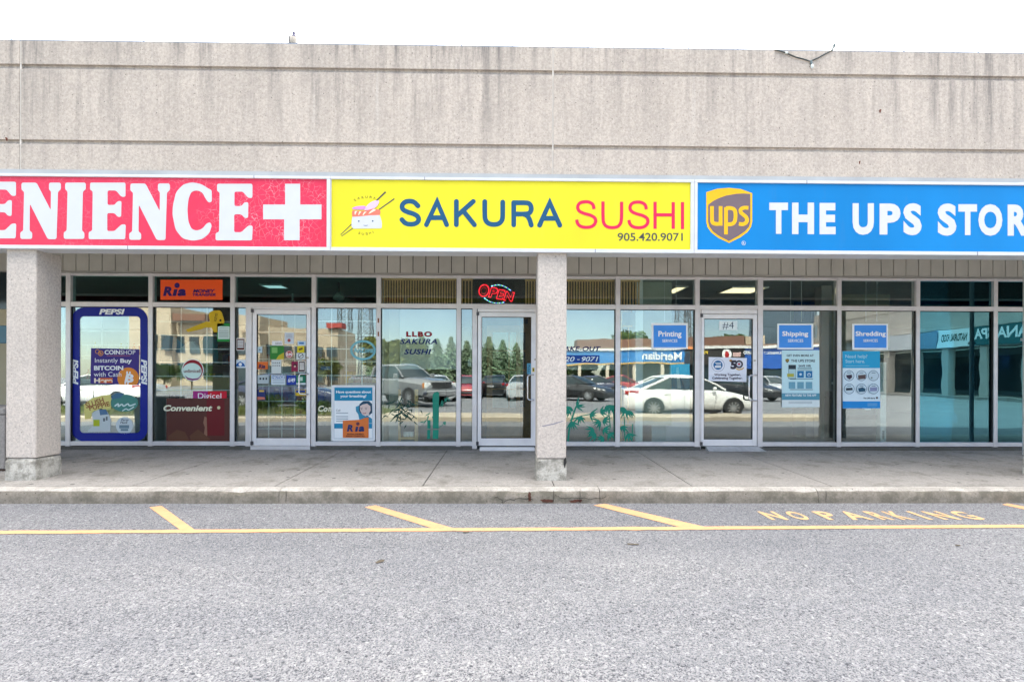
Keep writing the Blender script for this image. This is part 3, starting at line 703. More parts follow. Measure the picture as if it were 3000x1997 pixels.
letters('letter', [[S2], [[(1749, 236), (1749, 335), (1752, 372), (1772, 396), (1808, 401), (1842, 396), (1862, 372), (1866, 335), (1866, 238)]],
    [[(a + 328, c + 2) for a, c in S2]], [[(2076, 238), (2076, 408)], [(2190, 240), (2190, 408)], [(2076, 320), (2190, 320)]], [[(2248, 240), (2248, 410)]]], 20.5, crim, 'butt', t, y)
part('phone_number', B().text('905.420.9071', *za2([(1841, 433)])[0], *za2([(2250, 484)])[0], y, bold=.012), charc, t, recalc=False)
zl = za(8.71, 970, 540)
lg = part('chopstick', B().poly(zl([(1375, 182), (1412, 205), (250, 1290), (236, 1280)]), y), charc, t, recalc=False)
part('chopstick', B().poly(zl([(1605, 355), (1625, 380), (275, 1328), (262, 1316)]), y), charc, t, recalc=False)
sushi = part('sushi_emblem', B().poly(zl(fillet([(545, 800), (1240, 770), (1300, 980), (1290, 1120), (1240, 1125), (560, 1130), (520, 1070), (525, 950)], 60)), y - .001), white_ink, t, recalc=False)
part('salmon', B().poly(zl(fillet([(545, 660), (700, 680), (900, 670), (1080, 620), (1240, 650), (1262, 700), (1245, 785), (1000, 790), (700, 820), (540, 828), (530, 740)], 30)), y - .0018), ink('salmon_ink', (.70, .16, .11)), sushi, recalc=False)
b = B()
for q in ([(605, 685), (665, 680), (640, 720), (612, 788), (598, 740)], [(720, 690), (775, 700), (735, 740), (708, 785), (692, 785)], [(845, 705), (910, 690), (860, 740), (825, 785), (802, 782)], [(1085, 625), (1150, 655), (1040, 715), (950, 762), (985, 705)]): b.poly(zl(q), y - .0026)
part('salmon_stripe', b, ink('cream_ink', (.75, .66, .5)), sushi, recalc=False)
part('petal', B().poly(zl(chaikin([(540, 605), (600, 575), (700, 555), (890, 550), (870, 600), (840, 648), (700, 645), (545, 635), (540, 605)], 1)), y - .003), ink('violet_ink', (.53, .23, .70)), sushi, recalc=False)
part('petal', B().poly(zl(chaikin([(850, 650), (900, 560), (980, 480), (1090, 420), (1235, 410), (1200, 520), (1130, 600), (1000, 640), (870, 665), (850, 650)], 1)), y - .0036), ink('lilac_ink', (.63, .43, .78)), sushi, recalc=False)
b = B().poly(zl(circ(707, 940, 20, 14)), y - .002).poly(zl(circ(1062, 937, 20, 14)), y - .002).stroke(zl([(830, 1042), (860, 1052), (900, 1052), (935, 1042)]), 1.3, y - .002, 'butt')
part('face', b, navy, sushi, recalc=False)
b = B()
for ch, x0, y0, rot in (('S', 577, 372, 22), ('A', 678, 325, 14), ('K', 775, 302, 9), ('U', 872, 292, 3), ('R', 978, 296, -8), ('A', 1068, 322, -16), ('S', 690, 1212, -14), ('U', 782, 1232, -6), ('S', 880, 1230, 4), ('H', 962, 1212, 12)):
    b.text(ch, *zl([(x0, y0)])[0], *zl([(x0 + 62, y0 + 62)])[0], y, bold=.01, rot=rot)
b.stroke(zl([(1058, 1190), (1082, 1245)]), 1.4, y, 'butt')
part('small_lettering', b, ink('olive_ink', (.12, .11, .02)), t, recalc=False)
# blue sign
t, y = sign_box('shipping_sign', 'blue shop sign reading THE UPS STOR with a brown shield', 'sign', 2034.6, 4300, 523, 9.5, 9, face('blue_sign_face', (.001, .175, .475)))
for ch, x0, y0, x1, y1 in (('T', 598, 268, 727, 483), ('H', 755, 268, 907, 485), ('E', 945, 270, 1056, 486), ('U', 1173, 272, 1320, 490), ('P', 1359, 274, 1504, 488), ('S', 1523, 272, 1650, 493), ('S', 1760, 274, 1890, 496), ('T', 1903, 279, 2032, 492), ('O', 2041, 278, 2207, 497), ('R', 2243, 281, 2390, 496), ('E', 2425, 283, 2536, 497)):
    part('letter', B().text(ch, *za3([(x0, y0)])[0], *za3([(x1, y1)])[0], y, bold=.05), ink('white_letter_vinyl', (.50, .52, .575)), t, recalc=False)
sh = [(163, 196), (240, 172), (320, 166), (400, 174), (480, 203), (480, 400), (472, 435), (448, 470), (400, 506), (320, 546), (245, 510), (198, 474), (171, 437), (163, 400)]
shi = part('shield', B().poly(za3(sh), y), ink('gold_vinyl', (.68, .38, .006)), t, recalc=False)
brn = ink('brown_vinyl', (.135, .10, .115))
part('shield_field', B().poly(za3([(176, 283), (210, 257), (250, 237), (300, 219), (370, 207), (420, 205), (467, 208), (467, 402), (457, 436), (430, 466), (390, 494), (320, 533), (250, 497), (210, 467), (185, 433), (176, 400)]), y - .0008), brn, shi, recalc=False)
b = B()
for s, sm in (([(202, 292), (202, 370), (204, 408), (232, 416), (262, 412)], 2), ([(262, 292), (262, 427)], 0), ([(299, 487), (299, 300)], 0), ([(299, 306), (335, 304), (362, 318), (366, 360), (360, 402), (338, 418), (299, 416)], 2),
              ([(454, 304), (424, 302), (400, 312), (398, 334), (420, 352), (444, 372), (444, 402), (420, 418), (388, 414)], 2)):
    b.stroke(za3(s), 26 / 2.356, y - .0014 - .0003 * len(b.f) / 40, 'butt', sm)
part('shield_lettering', b, ink('gold_vinyl', (.68, .38, .006)), shi, recalc=False)
q = za3(circ(421, 547, 15, 24)); q2 = za3(circ(421, 547, 12.5, 24))
part('registered_mark', B().ring(q, q2, y).text('R', *za3([(414, 539)])[0], *za3([(428, 556)])[0], y, bold=.02), white_ink, t, recalc=False)

# ================================================================== ON THE PARAPET
# string of bulbs lying along the coping, one loop hanging down
zt = Z_PAR + .014
def par(px, py): return P(px, py, YC)
b = B(); bulbs = []
rb = random.Random(3)
t = thing('light_string', 'dark cable with small bulbs running along the parapet and sagging once over its edge', 'string lights', (0, YC + .03, zt))
cab = [(X, YC + .06, zt + .006 + rb.uniform(0, .006)) for X in [-8 + .15 * i for i in range(81)] if X < P(2262, 150, YC)[0]]
hang = [par(2268, 148), par(2285, 152), par(2303, 158.5), par(2330, 170), par(2350, 175), par(2372, 182), par(2395, 172), par(2420, 158), par(2434, 150)]
b.tube(cab, .006, 6)
cm = plain('cable_green_black', (.03, .045, .05), .5)
part('cable', b, cm, t)
part('cable', B().tube([(X, YC - .012, Z) for X, Z in hang], .0075, 6), cm, t, smooth=60)
part('cable', B().tube([(X, YC + .06, zt + .006 + rb.uniform(0, .006)) for X in [P(2440, 150, YC)[0] + .15 * i for i in range(40)]], .006, 6), cm, t)
bm_ = plain('frosted_bulb', (.55, .6, .6), .25); sk = plain('bulb_socket', (.12, .16, .17), .5)
for px in [1199, 1276, 1350, 1425, 1500, 1723, 1797, 1870, 1944, 2019, 2090, 2163] + [2505, 2580, 2653, 2727, 2799, 2872, 2947] + [415, 570, 722, 25]:
    X = P(px, 140, YC)[0]
    s = part('bulb', B().cyl((X, YC + .03, zt), (X + .004, YC + .028, zt + .022), .008, .007, 8).ell((X + .005, YC + .026, zt + .03), .008, .008, .012, 8, 6), sk if px in (1350, 1944, 2653) else bm_, t, smooth=60)
hx, hz = par(2374, 184)
part('bulb', B().cyl((hx, YC - .014, hz + .012), (hx + .006, YC - .014, hz - .025), .013, n=10), sk, t)
part('bulb', B().ell((hx + .012, YC - .014, hz - .05), .017, .017, .028, 10, 8), bm_, t, smooth=60)
ex, ez = par(2434, 150)
part('bulb', B().cyl((ex, YC - .012, ez - .005), (ex + .022, YC - .012, ez + .035), .013, n=10).ell((ex + .032, YC - .012, ez + .058), .016, .016, .026, 10, 8), sk, t, smooth=60)
hx2, hz2 = par(2303, 158)
part('bulb', B().cyl((hx2 - .02, YC - .014, hz2 + .004), (hx2 + .01, YC - .014, hz2), .012, n=8), bm_, t)
# rusty bolt stubs in the concrete
for px, py, lab in ((20, 407, 'rusty bolt stub at the left end of the lower groove'), (2578, 325, 'rusty bolt stub alone in the wide band at the right'), (2518, 475, 'tiny rusty bolt stub low above the blue sign')):
    X, Z = P(px, py, YC); r = .009 if py != 475 else .006
    solo('bolt', B().cyl((X, YC - .012, Z + .004), (X, YC + .035, Z + .004), r, n=8).box(X - r * .8, X + r * .8, YC - .003, YC + .002, Z - .022, Z), plain('rust_bolt', (.13, .035, .02), .8), lab, 'bolt', 'bolt stubs in the fascia')
# pigeon
X, Z = P(851, 129, YC); zb = zt; YB_ = YC + .07
t = thing('pigeon', 'small dark-headed pigeon with a pale belly perched on the parapet', 'bird', (X, YB_, zb))
prof = [(-.002, .012, .014), (.0, .03, .034), (.004, .052, .043), (.008, .075, .040), (.012, .092, .030), (.010, .105, .020), (.008, .116, .0165), (.009, .126, .017), (.009, .134, .012), (.009, .138, .004)]
b = B()
for_r = []
for dx, z, r in prof: for_r.append([(X + dx + r * math.cos(a), YB_ + r * 1.15 * math.sin(a), zb + z * 1.25) for a in [2 * math.pi * i / 14 for i in range(14)]])
b.loft(for_r)
def pigeon_mat():
    m, tt, bb = nodes('pigeon_plumage'); v = coords(tt); s = N(tt, 'ShaderNodeSeparateXYZ'); L(tt, v, s.inputs[0])
    n = mth(tt, 'ADD', s.outputs['Z'], mth(tt, 'MULTIPLY', noise(tt, v, 40, 3), .02))
    c = mix(tt, ramp(tt, n, zb + .1, zb + .115), (.42, .38, .33), (.05, .05, .11)); L(tt, c, bb.inputs['Base Color']); bb.inputs['Roughness'].default_value = .7; return m
part('body', b, pigeon_mat(), t, smooth=80)
part('beak', B().cyl((X + .02, YB_ - .012, zb + .158), (X + .036, YB_ - .024, zb + .153), .004, .001, 6), dark, t)
part('wing', B().ell((X - .03, YB_, zb + .07), .016, .042, .055, 10, 8), plain('wing_grey', (.11, .12, .13), .7), t, smooth=80)
part('tail', B().obox((X - .045, YB_ + .03, zb + .02), (.008, 0, .004), (0, .03, 0), (-.006, 0, .03)), plain('wing_grey', (.11, .12, .13), .7), t)
for dy in (-.015, .015): part('leg', B().cyl((X, YB_ + dy, zb + .02), (X + .004, YB_ + dy, zb), .004, .004, 6).box(X - .008, X + .022, YB_ + dy - .006, YB_ + dy + .006, zb, zb + .004), plain('pigeon_pink', (.5, .15, .12), .6), t)
# concrete litter bin behind the left pillar
X1 = P(14.5, 1300, 6.3)[0]; z0 = sw_z(6.3); zt_ = P(7, 1193, 6.3)[1]
t = thing('litter_bin', 'square exposed-aggregate concrete litter bin cut off at the left edge of the photo', 'bin', (X1 - .28, 6.3, z0))
part('body', B().loft([[(X1 - .28 + a * s, 6.58 + c * s, z0 + z) for a, c in ((-1, -1), (1, -1), (1, 1), (-1, 1))] for z, s in ((.03, .26), (zt_ - z0 - .09, .28))]), concrete('bin_aggregate', (.26, .25, .24)), t, bevel=.015)
part('rim', B().box(X1 - .57, X1 + .012, 6.29, 6.87, zt_ - .088, zt_), concrete('bin_aggregate', (.26, .25, .24)), t, bevel=.02)
part('foot', B().box(X1 - .5, X1 - .06, 6.36, 6.8, z0, z0 + .03), plain('rust_foot', (.1, .06, .04), .8), t)
#@@SECTION4
# ================================================================== IN THE SHOP WINDOWS
zA1 = za(2.063, 0, 720); zA2 = za(2.704, 650, 760); zA3 = za(2.34, 1080, 760); zA4 = za(2.341, 1600, 760); zA5 = za(2.34, 2200, 760)
zW = za(3.7345, 430, 890); zU = za(3.825, 2220, 900); zD = za(6.815, 2040, 900); zP = za(3.648, 200, 880)
def I(r, g, b): return ink('print_%02x%02x%02x' % (r, g, b), srgb(r, g, b, .95 if min(r, g, b) > 120 else .82))
WH = I(238, 243, 245)
def J(r, g, b): return ink('bright_print_%02x%02x%02x' % (r, g, b), srgb(r, g, b, 1.0))
def quad(x0, y0, x1, y1): return [(x0, y0), (x1, y0), (x1, y1), (x0, y1)]
def sheet(name, label, cat, z, pts, mat, Y=DY, th=.0015, group=None):
    """a sheet in the window; returns a printer for its layers"""
    o = solo(name, B().slab(z(pts), Y, th), mat, label, cat, group)
    st = [Y]
    def pr(kind, mat, pts=None, text=None, at=None, sub=None, **kw):
        st[0] -= .0005; b = B()
        if pts is not None:
            for q in (pts if isinstance(pts[0], list) else [pts]): b.poly(z(q), st[0])
        if text: (x0, y0), (x1, y1) = z([at[:2], at[2:]]); b.text(text, x0, y0, x1, y1, st[0], **kw)
        if sub: sub(b, z, st[0])
        return part(kind, b, mat, o, recalc=False)
    return o, pr
def lines(x0, x1, ys, h): return [quad(x0, y, x1, y + h) for y in ys]

DO = GY - .0045
# cola-framed window
n = 6
o = solo('window_frame_decal', B().ring(zA1(rrect(432, 371, 893, 1181, 78, n)), zA1(rrect(483, 426, 847, 1129, 22, n)), DO), ink('cola_blue', (.001, .012, .25)), 'blue rounded cola frame decal filling the leftmost window', 'window decal', recalc=False)
b = B().text('PEPSI', *zA1([(599, 381)])[0], *zA1([(754, 415)])[0], DO - .0006, bold=.045, shear=.2)
part('lettering', b, WH, o, recalc=False)
part('lettering', B().text('PEPSI', *zA1([(437, 684)])[0], *zA1([(473, 838)])[0], DO - .0006, bold=.045, shear=.2, rot=90), WH, o, recalc=False)
part('lettering', B().text('PEPSI', *zA1([(853, 685)])[0], *zA1([(889, 839)])[0], DO - .0006, bold=.045, shear=.2, rot=-90), WH, o, recalc=False)
o, pr = sheet('poster', 'purple bitcoin poster with an orange coin inside the blue cola frame', 'poster', zP, [(243, 508), (760, 520), (753, 905), (236, 888)], I(62, 44, 138), DO)
pr('picture', I(245, 150, 50), [(x, min(y, 901)) for x, y in circ(640, 830, 115, 40)])
pr('picture', I(232, 110, 50), quad(330, 826, 474, 881))
b_ = lambda b, z, Y: b.text('B', *z([(600, 778)])[0], *z([(697, 874)])[0], Y, bold=.05, rot=-10).poly(z([(622, 755), (640, 757), (636, 780), (618, 778)]), Y - .0003).poly(z([(652, 758), (669, 760), (664, 784), (648, 782)]), Y - .0003).poly(z([(602, 868), (620, 870), (615, 893), (598, 891)]), Y - .0003).poly(z([(632, 872), (648, 874), (644, 896), (628, 895)]), Y - .0003)
pr('symbol', WH, sub=b_)
pr('lettering', WH, text='COIN', at=(388, 529, 553, 576), bold=.03); pr('lettering', WH, text='SHOP', at=(559, 531, 717, 576))
pr('lettering', WH, text='Instantly', at=(285, 616, 530, 676)); pr('lettering', WH, text='Buy', at=(556, 620, 679, 680), bold=.03)
pr('lettering', WH, text='BITCOIN', at=(275, 697, 588, 745), bold=.04); pr('lettering', WH, text='with Cash', at=(273, 763, 568, 812))
pr('lettering', I(255, 235, 215), text='Here', at=(276, 829, 474, 880), bold=.05)
pr('lettering', I(240, 130, 90), text='www.coinshopatm.com', at=(410, 582, 660, 598))
pr('coin', I(235, 160, 80), sub=lambda b, z, Y: b.ring(z(circ(346, 563, 29)), z(circ(346, 563, 22)), Y).ring(z(circ(312, 545, 24)), z(circ(312, 545, 19)), Y - .0002).text('B', *z([(336, 550)])[0], *z([(357, 577)])[0], Y, bold=.03))
o, pr = sheet('window_sticker', 'yellow slush drink sticker low in the cola-framed window', 'sticker', zP, [(165, 1110), (260, 1040), (360, 1015), (458, 1005), (456, 1160), (330, 1165), (270, 1180), (235, 1262), (178, 1268)], I(222, 212, 125), DO)
pr('lettering', I(165, 105, 60), text='SLUSH', at=(180, 1032, 386, 1150), bold=.03, rot=17); pr('lettering', I(165, 105, 60), text='PUPPIE', at=(214, 1076, 450, 1176), bold=.03, rot=15)
o, pr = sheet('window_sticker', 'teal oval drink sticker low in the cola-framed window', 'sticker', zP, circ(600, 1095, 148, 40, 92), I(75, 145, 135), DO)
pr('swirl', I(205, 228, 225), sub=lambda b, z, Y: b.stroke(z([(500, 1125), (540, 1095), (530, 1140), (575, 1100), (590, 1135), (640, 1095), (650, 1130), (715, 1105)]), 4, Y, 'round', 2).stroke(z([(580, 1178), (620, 1150), (640, 1175), (700, 1135)]), 3, Y - .0003, 'round', 2))
pr('band', I(70, 120, 150), [(455, 1020), (520, 985), (600, 990), (560, 1040), (470, 1055)])
o, pr = sheet('window_sticker', 'round white sticker at the bottom of the cola-framed window', 'sticker', zP, circ(600, 1335, 92, 36), I(205, 218, 222), DO)
pr('lettering', I(70, 80, 90), text='Party', at=(562, 1264, 650, 1292), shear=.3, bold=.02); pr('lettering', I(70, 80, 90), text='Pack', at=(553, 1292, 637, 1314), shear=.3, bold=.02)
pr('picture', I(120, 150, 165), [quad(545, 1330, 650, 1365), quad(560, 1370, 640, 1392)])
o, pr = sheet('window_sticker', 'lime and white cup sticker beside the round sticker in the cola-framed window', 'sticker', zP, [(250, 1200), (350, 1150), (420, 1190), (455, 1270), (450, 1400), (200, 1400), (270, 1330)], I(200, 212, 214), DO)
pr('picture', I(190, 205, 40), quad(268, 1272, 335, 1342)); pr('picture', I(90, 130, 165), [(330, 1165), (400, 1160), (425, 1215), (340, 1225)]); pr('picture', I(110, 120, 125), [quad(372, 1255, 392, 1290), quad(402, 1240, 420, 1280)])
# white freezer behind the cola window
xf0, xf1 = P(222, 1100, 8.5)[0], P(425, 1100, 8.5)[0]
t = thing('display_fridge', 'white upright fridge with stocked shelves behind the cola-framed window', 'fridge', ((xf0 + xf1) / 2, 8.8, ZF))
wf = plain('white_enamel', (.72, .75, .75), .3)
part('cabinet', B().box(xf0, xf0 + .05, 8.5, 9.1, ZF, 2.4).box(xf1 - .05, xf1, 8.5, 9.1, ZF, 2.4).box(xf0 + .05, xf1 - .05, 8.501, 9.1, 2.1, 2.4).box(xf0 + .05, xf1 - .05, 8.501, 9.1, ZF, .5).box(xf0 + .05, xf1 - .05, 9.05, 9.1, .5, 2.1), wf, t)
for z in (.85, 1.25, 1.65):
    s = part('shelf', B().box(xf0 + .05, xf1 - .05, 8.55, 9.05, z, z + .02), wf, t)
    for i in range(9):
        x = xf0 + .11 + i * (xf1 - xf0 - .2) / 8.6; h = random.uniform(.15, .26)
        part('bottle', B().loft([[(x + r * math.cos(a), 8.62 + r * math.sin(a), z + .02 + zz * h) for a in [.785 * k for k in range(8)]] for zz, r in ((0, .03), (.6, .03), (.8, .013), (1, .012))]), (I(30, 120, 130), I(190, 60, 40), I(220, 190, 60), I(70, 140, 60), I(200, 210, 215))[random.randrange(5)], s, recalc=True)
# transfer sign in the transom
o, pr = sheet('transom_sign', 'orange money transfer sign in the transom above the key sign', 'sign', zA1, quad(970, 205, 1345, 326), ink('ria_orange', (.86, .10, .015)), DO)
pu = I(48, 24, 108)
pr('lettering', pu, text='R', at=(985, 246, 1042, 303), bold=.06, shear=.2); pr('lettering', pu, [(1052, 262), (1074, 262), (1064, 303), (1042, 303)]); pr('lettering', pu, text='a', at=(1072, 261, 1125, 304), bold=.06, shear=.2)
pr('ball', pu, circ(1070, 239, 16)); pr('lettering', pu, text='MONEY', at=(1166, 262, 1301, 284), bold=.045, shear=.25); pr('lettering', pu, text='TRANSFER', at=(1163, 287, 1304, 304), bold=.04, shear=.25)
# key, notice, round logo, counter boards
o = solo('key_sign', B().slab(zW([(678, 120), (690, 88), (730, 74), (795, 70), (822, 92), (850, 190), (838, 232), (795, 245), (775, 312), (735, 310), (705, 258), (640, 258), (600, 275), (450, 308), (428, 282), (600, 212), (650, 192), (690, 195)]), DO, .001), I(214, 180, 30), 'big yellow cardboard key hanging behind the window grille', 'sign')
part('lettering', B().text('KEYS', *zW([(735, 105)])[0], *zW([(775, 190)])[0], DO - .0005, bold=.02, rot=80), I(70, 58, 10), o, recalc=False); part('hole', B().poly(zW(circ(806, 180, 12)), DO - .0007), I(40, 34, 10), o, recalc=False)
o, pr = sheet('notice', 'green-bordered notice in the window beside the key sign', 'notice', zW, quad(770, 213, 908, 412), I(38, 150, 70), DO)
pr('paper', I(205, 225, 220), quad(779, 246, 906, 384)); pr('lettering', I(60, 90, 100), lines(790, 895, (262, 285, 300, 312, 324, 340, 352, 364), 4)); pr('lettering', I(20, 70, 40), quad(826, 230, 860, 240))
o, pr = sheet('window_sticker', 'round red and white phone card sticker in the middle of the second window', 'sticker', zW, circ(503, 723, 120, 40), I(232, 238, 236), DO)
pr('swoosh', I(150, 25, 40), [(x, y) for x, y in circ(503, 723, 112, 40)]); pr('swoosh', I(200, 228, 222), circ(494, 738, 106, 36, 92)); pr('swoosh', I(130, 40, 110), [(415, 780), (450, 806), (503, 818), (555, 812), (585, 790), (560, 826), (503, 838), (446, 826)])
pr('lettering', I(120, 55, 55), text='unlimicell', at=(405, 714, 588, 752), bold=.02)
o, pr = sheet('counter_sign', 'red and magenta phone card sign above the brown window board', 'sign', zW, quad(505, 953, 875, 1052), I(205, 22, 50), GY - .0045)
pr('panel', I(165, 40, 130), quad(505, 953, 668, 1052)); pr('lettering', WH, text='Digicel', at=(560, 976, 815, 1052), bold=.0)
o, pr = sheet('window_board', 'dark brown and red board along the bottom of the second window', 'board', zW, quad(215, 1031, 905, 1510), ink('brown_board', (.085, .026, .02)), GY - .006, .002)
pr('panel', ink('red_board', (.13, .009, .013)), quad(655, 1040, 850, 1440)); pr('paper', I(150, 110, 90), [(632, 1230), (655, 1240), (662, 1440), (620, 1470), (635, 1350), (618, 1300)])
pr('crumpled_paper', ink('kraft', (.11, .046, .026)), [[(240, 1440), (330, 1375), (420, 1400), (470, 1500), (230, 1505)], [(470, 1440), (560, 1370), (600, 1400), (700, 1480), (640, 1505), (480, 1505)]])
b = B().text('Convenient', *zW([(183, 1105)])[0], *zW([(717, 1172)])[0], GY - .011, bold=.035, shear=.22)
solo('window_lettering', b, I(232, 232, 205), 'white italic lettering reading Convenient across the brown board', 'lettering', recalc=False)
solo('window_dot', B().poly(zW(circ(787, 1134, 18)), GY - .011), I(205, 200, 160), 'cream dot sticker right of the Convenient lettering', 'sticker', recalc=False)
b = B().text('Co', *zA2([(762, 1156)])[0], *zA2([(838, 1204)])[0], GY - .006, bold=.035, shear=.22).text('n', *zA2([(842, 1168)])[0], *zA2([(868, 1204)])[0], GY - .006, bold=.035, shear=.22)
solo('window_lettering', b, I(232, 232, 205), 'start of white italic lettering half hidden by the breathing poster', 'lettering', recalc=False)
xa, xb = P(448, 1100, 8.75)[0], P(672, 1100, 8.75)[0]; z0, z1 = P(560, 1155, 8.75)[1], P(560, 1105, 8.75)[1]
o = solo('pegboard', B().box(xa, xb, 8.75, 8.78, z0, z1), I(190, 175, 120), 'tan pegboard panel behind the second window', 'pegboard')
b = B()
for i in range(int((xb - xa) / .035)):
    for j in range(int((z1 - z0) / .035)): X, Z = xa + .02 + i * .035, z0 + .02 + j * .035; b.box(X - .005, X + .005, 8.747, 8.751, Z - .005, Z + .005)
ph = part('hole_rows', b, dark, o); ph['kind'] = 'stuff'
# clothes hanging in the convenience shop, shelves
for px, wd, py0, py1, col, lab in ((612, 26, 975, 1060, (35, 125, 135), 'teal jacket hanging beside the yellow key sign'), (500, 40, 985, 1070, (60, 130, 170), 'blue shirt hanging behind the grille at the left of the key'), (560, 34, 1000, 1080, (205, 215, 215), 'pale shirt hanging behind the grille below the key')):
    x0, x1 = P(px - wd, 1050, 8.9)[0], P(px + wd, 1050, 8.9)[0]; za_, zb_ = P(px, py0, 8.9)[1], P(px, py1, 8.9)[1]; rings = []
    for k in range(8):
        f = k / 7; q = []
        for j in range(16):
            a = 2 * math.pi * j / 16; s = (.25 + .75 * min(1, f * 3.5)) ; q.append(((x0 + x1) / 2 + (x1 - x0) / 2 * s * math.cos(a), 8.9 + .05 * math.sin(a) + .012 * math.sin(5 * a + px) * f, za_ + (zb_ - za_) * f))
        rings.append(q)
    t = solo('shirt', B().loft(rings), I(*col), lab, 'clothing', smooth=60)
    part('hanger', B().tube([((x0 + x1) / 2 - .12, 8.9, za_ - .02), ((x0 + x1) / 2, 8.9, za_ + .04), ((x0 + x1) / 2, 8.9, za_ + .1)], .004, 6), dark, t)
for k, (X, lab) in enumerate(((-6.6, 'leftmost stocked grey shelf unit in the dim convenience shop'), (-4.6, 'middle stocked grey shelf unit in the dim convenience shop'), (-2.9, 'stocked grey shelf unit beside the shop partition'))):
    t = thing('shelf_unit', lab, 'shelf', (X, 11.5, ZF)); sm = plain('grey_shelf', (.35, .36, .36), .5)
    part('frame', B().box(X - .7, X - .66, 11.3, 11.8, ZF, 2).box(X + .66, X + .7, 11.3, 11.8, ZF, 2).box(X - .66, X + .66, 11.78, 11.8, ZF, 2), sm, t)
    for z in (.35, .75, 1.15, 1.55):
        s = part('shelf', B().box(X - .66, X + .66, 11.32, 11.77, z, z + .03), sm, t); x = X - .62
        while x < X + .55:
            wd = random.uniform(.08, .2); h = random.uniform(.14, .3)
            part('packet', B().box(x, x + wd - .015, 11.36, 11.6, z + .031, z + h), I(*random.choice(((200, 60, 50), (220, 190, 60), (50, 110, 160), (210, 215, 215), (60, 130, 80), (190, 110, 50)))), s); x += wd
# stickers on the first door and its sidelight
def stick(z, pts, col, lab, Y=None, **layers):
    o, pr = sheet('door_sticker', lab, 'sticker', z, pts, I(*col), Y or FY + .0225, group='stickers on the convenience shop door')
    for k, (c, q) in layers.items(): pr('print', I(*c), q)
    return o, pr
gS = FY + .036
stick(zA2, quad(397, 645, 480, 680), (225, 228, 232), 'white bitcoin sticker above the green sticker')[1]('lettering', I(90, 90, 90), text='bitcoin', at=(425, 653, 474, 671))
stick(zA2, quad(497, 578, 570, 668), (205, 215, 225), 'white letter sheet with a red seal high on the first door', a=((150, 160, 175), lines(507, 560, (590, 602, 614), 5)), c=((170, 70, 70), circ(532, 640, 13)))
stick(zA2, quad(600, 645, 665, 680), (190, 215, 235), 'pale blue card sticker at the top right of the first door', a=((50, 120, 190), quad(612, 655, 650, 670)))
stick(zA2, quad(597, 685, 652, 737), (232, 215, 40), 'small yellow sticker right of the round red sticker', a=((120, 100, 20), [(608, 705), (640, 695), (640, 712), (612, 722)]))
o, pr = stick(zA2, circ(533, 750, 29), (185, 25, 35), 'round red sticker reading SUN on the first door'); pr('ring', I(240, 225, 225), sub=lambda b, z, Y: b.ring(z(circ(533, 750, 27)), z(circ(533, 750, 23)), Y)); pr('lettering', WH, text='SUN', at=(512, 740, 554, 763), bold=.04)
stick(zA2, quad(590, 739, 662, 793), (200, 210, 212), 'white no smoking sticker with a grey circle', a=((80, 90, 100), circ(625, 762, 22)), c=((215, 220, 222), circ(625, 762, 17)), d=((70, 80, 90), [(606, 770), (642, 750), (644, 756), (608, 776)]))
stick(zA2, quad(277, 690, 320, 738), (180, 205, 215), 'small pale blue sticker at the left edge of the first door', a=((60, 90, 110), [(292, 716), (300, 708), (310, 714), (300, 720)]))
o, pr = stick(zA2, quad(382, 683, 492, 790), (48, 135, 52), 'green and yellow picture sticker in the middle of the first door', a=((205, 190, 50), [(450, 760), (492, 735), (492, 790), (430, 790)]), c=((130, 190, 110), quad(395, 695, 440, 740)))
o, pr = stick(zA2, quad(277, 810, 364, 868), (235, 118, 48), 'orange transfer sticker at the left of the first door'); pr('lettering', I(70, 40, 80), text='Ria', at=(290, 828, 345, 862), bold=.05, shear=.2)
stick(zA2, quad(393, 795, 470, 902), (205, 215, 215), 'white sheet of small dark dots on the first door', a=((60, 70, 80), [circ(405 + 17 * i, 818 + 22 * j, 5, 8) for i in range(4) for j in range(2)]))
stick(zA2, quad(551, 808, 602, 885), (150, 30, 75), 'magenta picture sticker of a dark haired figure on the first door', a=((45, 20, 30), circ(580, 840, 14)), c=((215, 170, 160), circ(578, 846, 8)))
stick(zA2, quad(604, 803, 662, 891), (222, 224, 222), 'black-framed opening hours card on the first door beside the handle', a=((70, 45, 40), quad(609, 808, 657, 886)), c=((225, 225, 222), lines(615, 651, (818, 833, 848, 862), 10)))
o, pr = stick(zA2, quad(392, 915, 503, 992), (215, 228, 235), 'white and blue NOTICE sheet on the first door', a=((45, 110, 180), quad(397, 919, 498, 945)), c=((150, 170, 185), lines(400, 496, (952, 964, 976), 6))); pr('lettering', WH, text='NOTICE', at=(402, 922, 494, 942), bold=.03)
o, pr = stick(zA2, quad(513, 918, 588, 992), (28, 62, 165), 'blue lottery sticker beside the NOTICE sheet'); pr('lettering', WH, text='6/49', at=(524, 938, 580, 972), bold=.02, shear=.2)
stick(zA2, quad(590, 918, 664, 992), (35, 125, 95), 'green lottery sticker behind the door handle', a=((190, 220, 210), quad(602, 930, 640, 960)), c=((200, 215, 220), quad(590, 976, 664, 992)))
stick(zA2, quad(277, 914, 370, 982), (175, 190, 195), 'grey card sticker with three dark squares on the first door', a=((50, 60, 70), [quad(298, 935, 312, 952), quad(322, 935, 336, 952), quad(346, 935, 358, 952)]))
stick(zA2, quad(583, 1030, 664, 1078), (225, 190, 50), 'yellow and blue sticker below the handle of the first door', a=((40, 70, 150), quad(587, 1034, 660, 1054)))
stick(zA2, quad(278, 1030, 345, 1112), (40, 55, 115), 'dark blue flyer low on the first door', a=((220, 190, 90), quad(295, 1034, 335, 1048)), c=((205, 120, 100), [(280, 1085), (340, 1090), (340, 1108), (282, 1110)]))
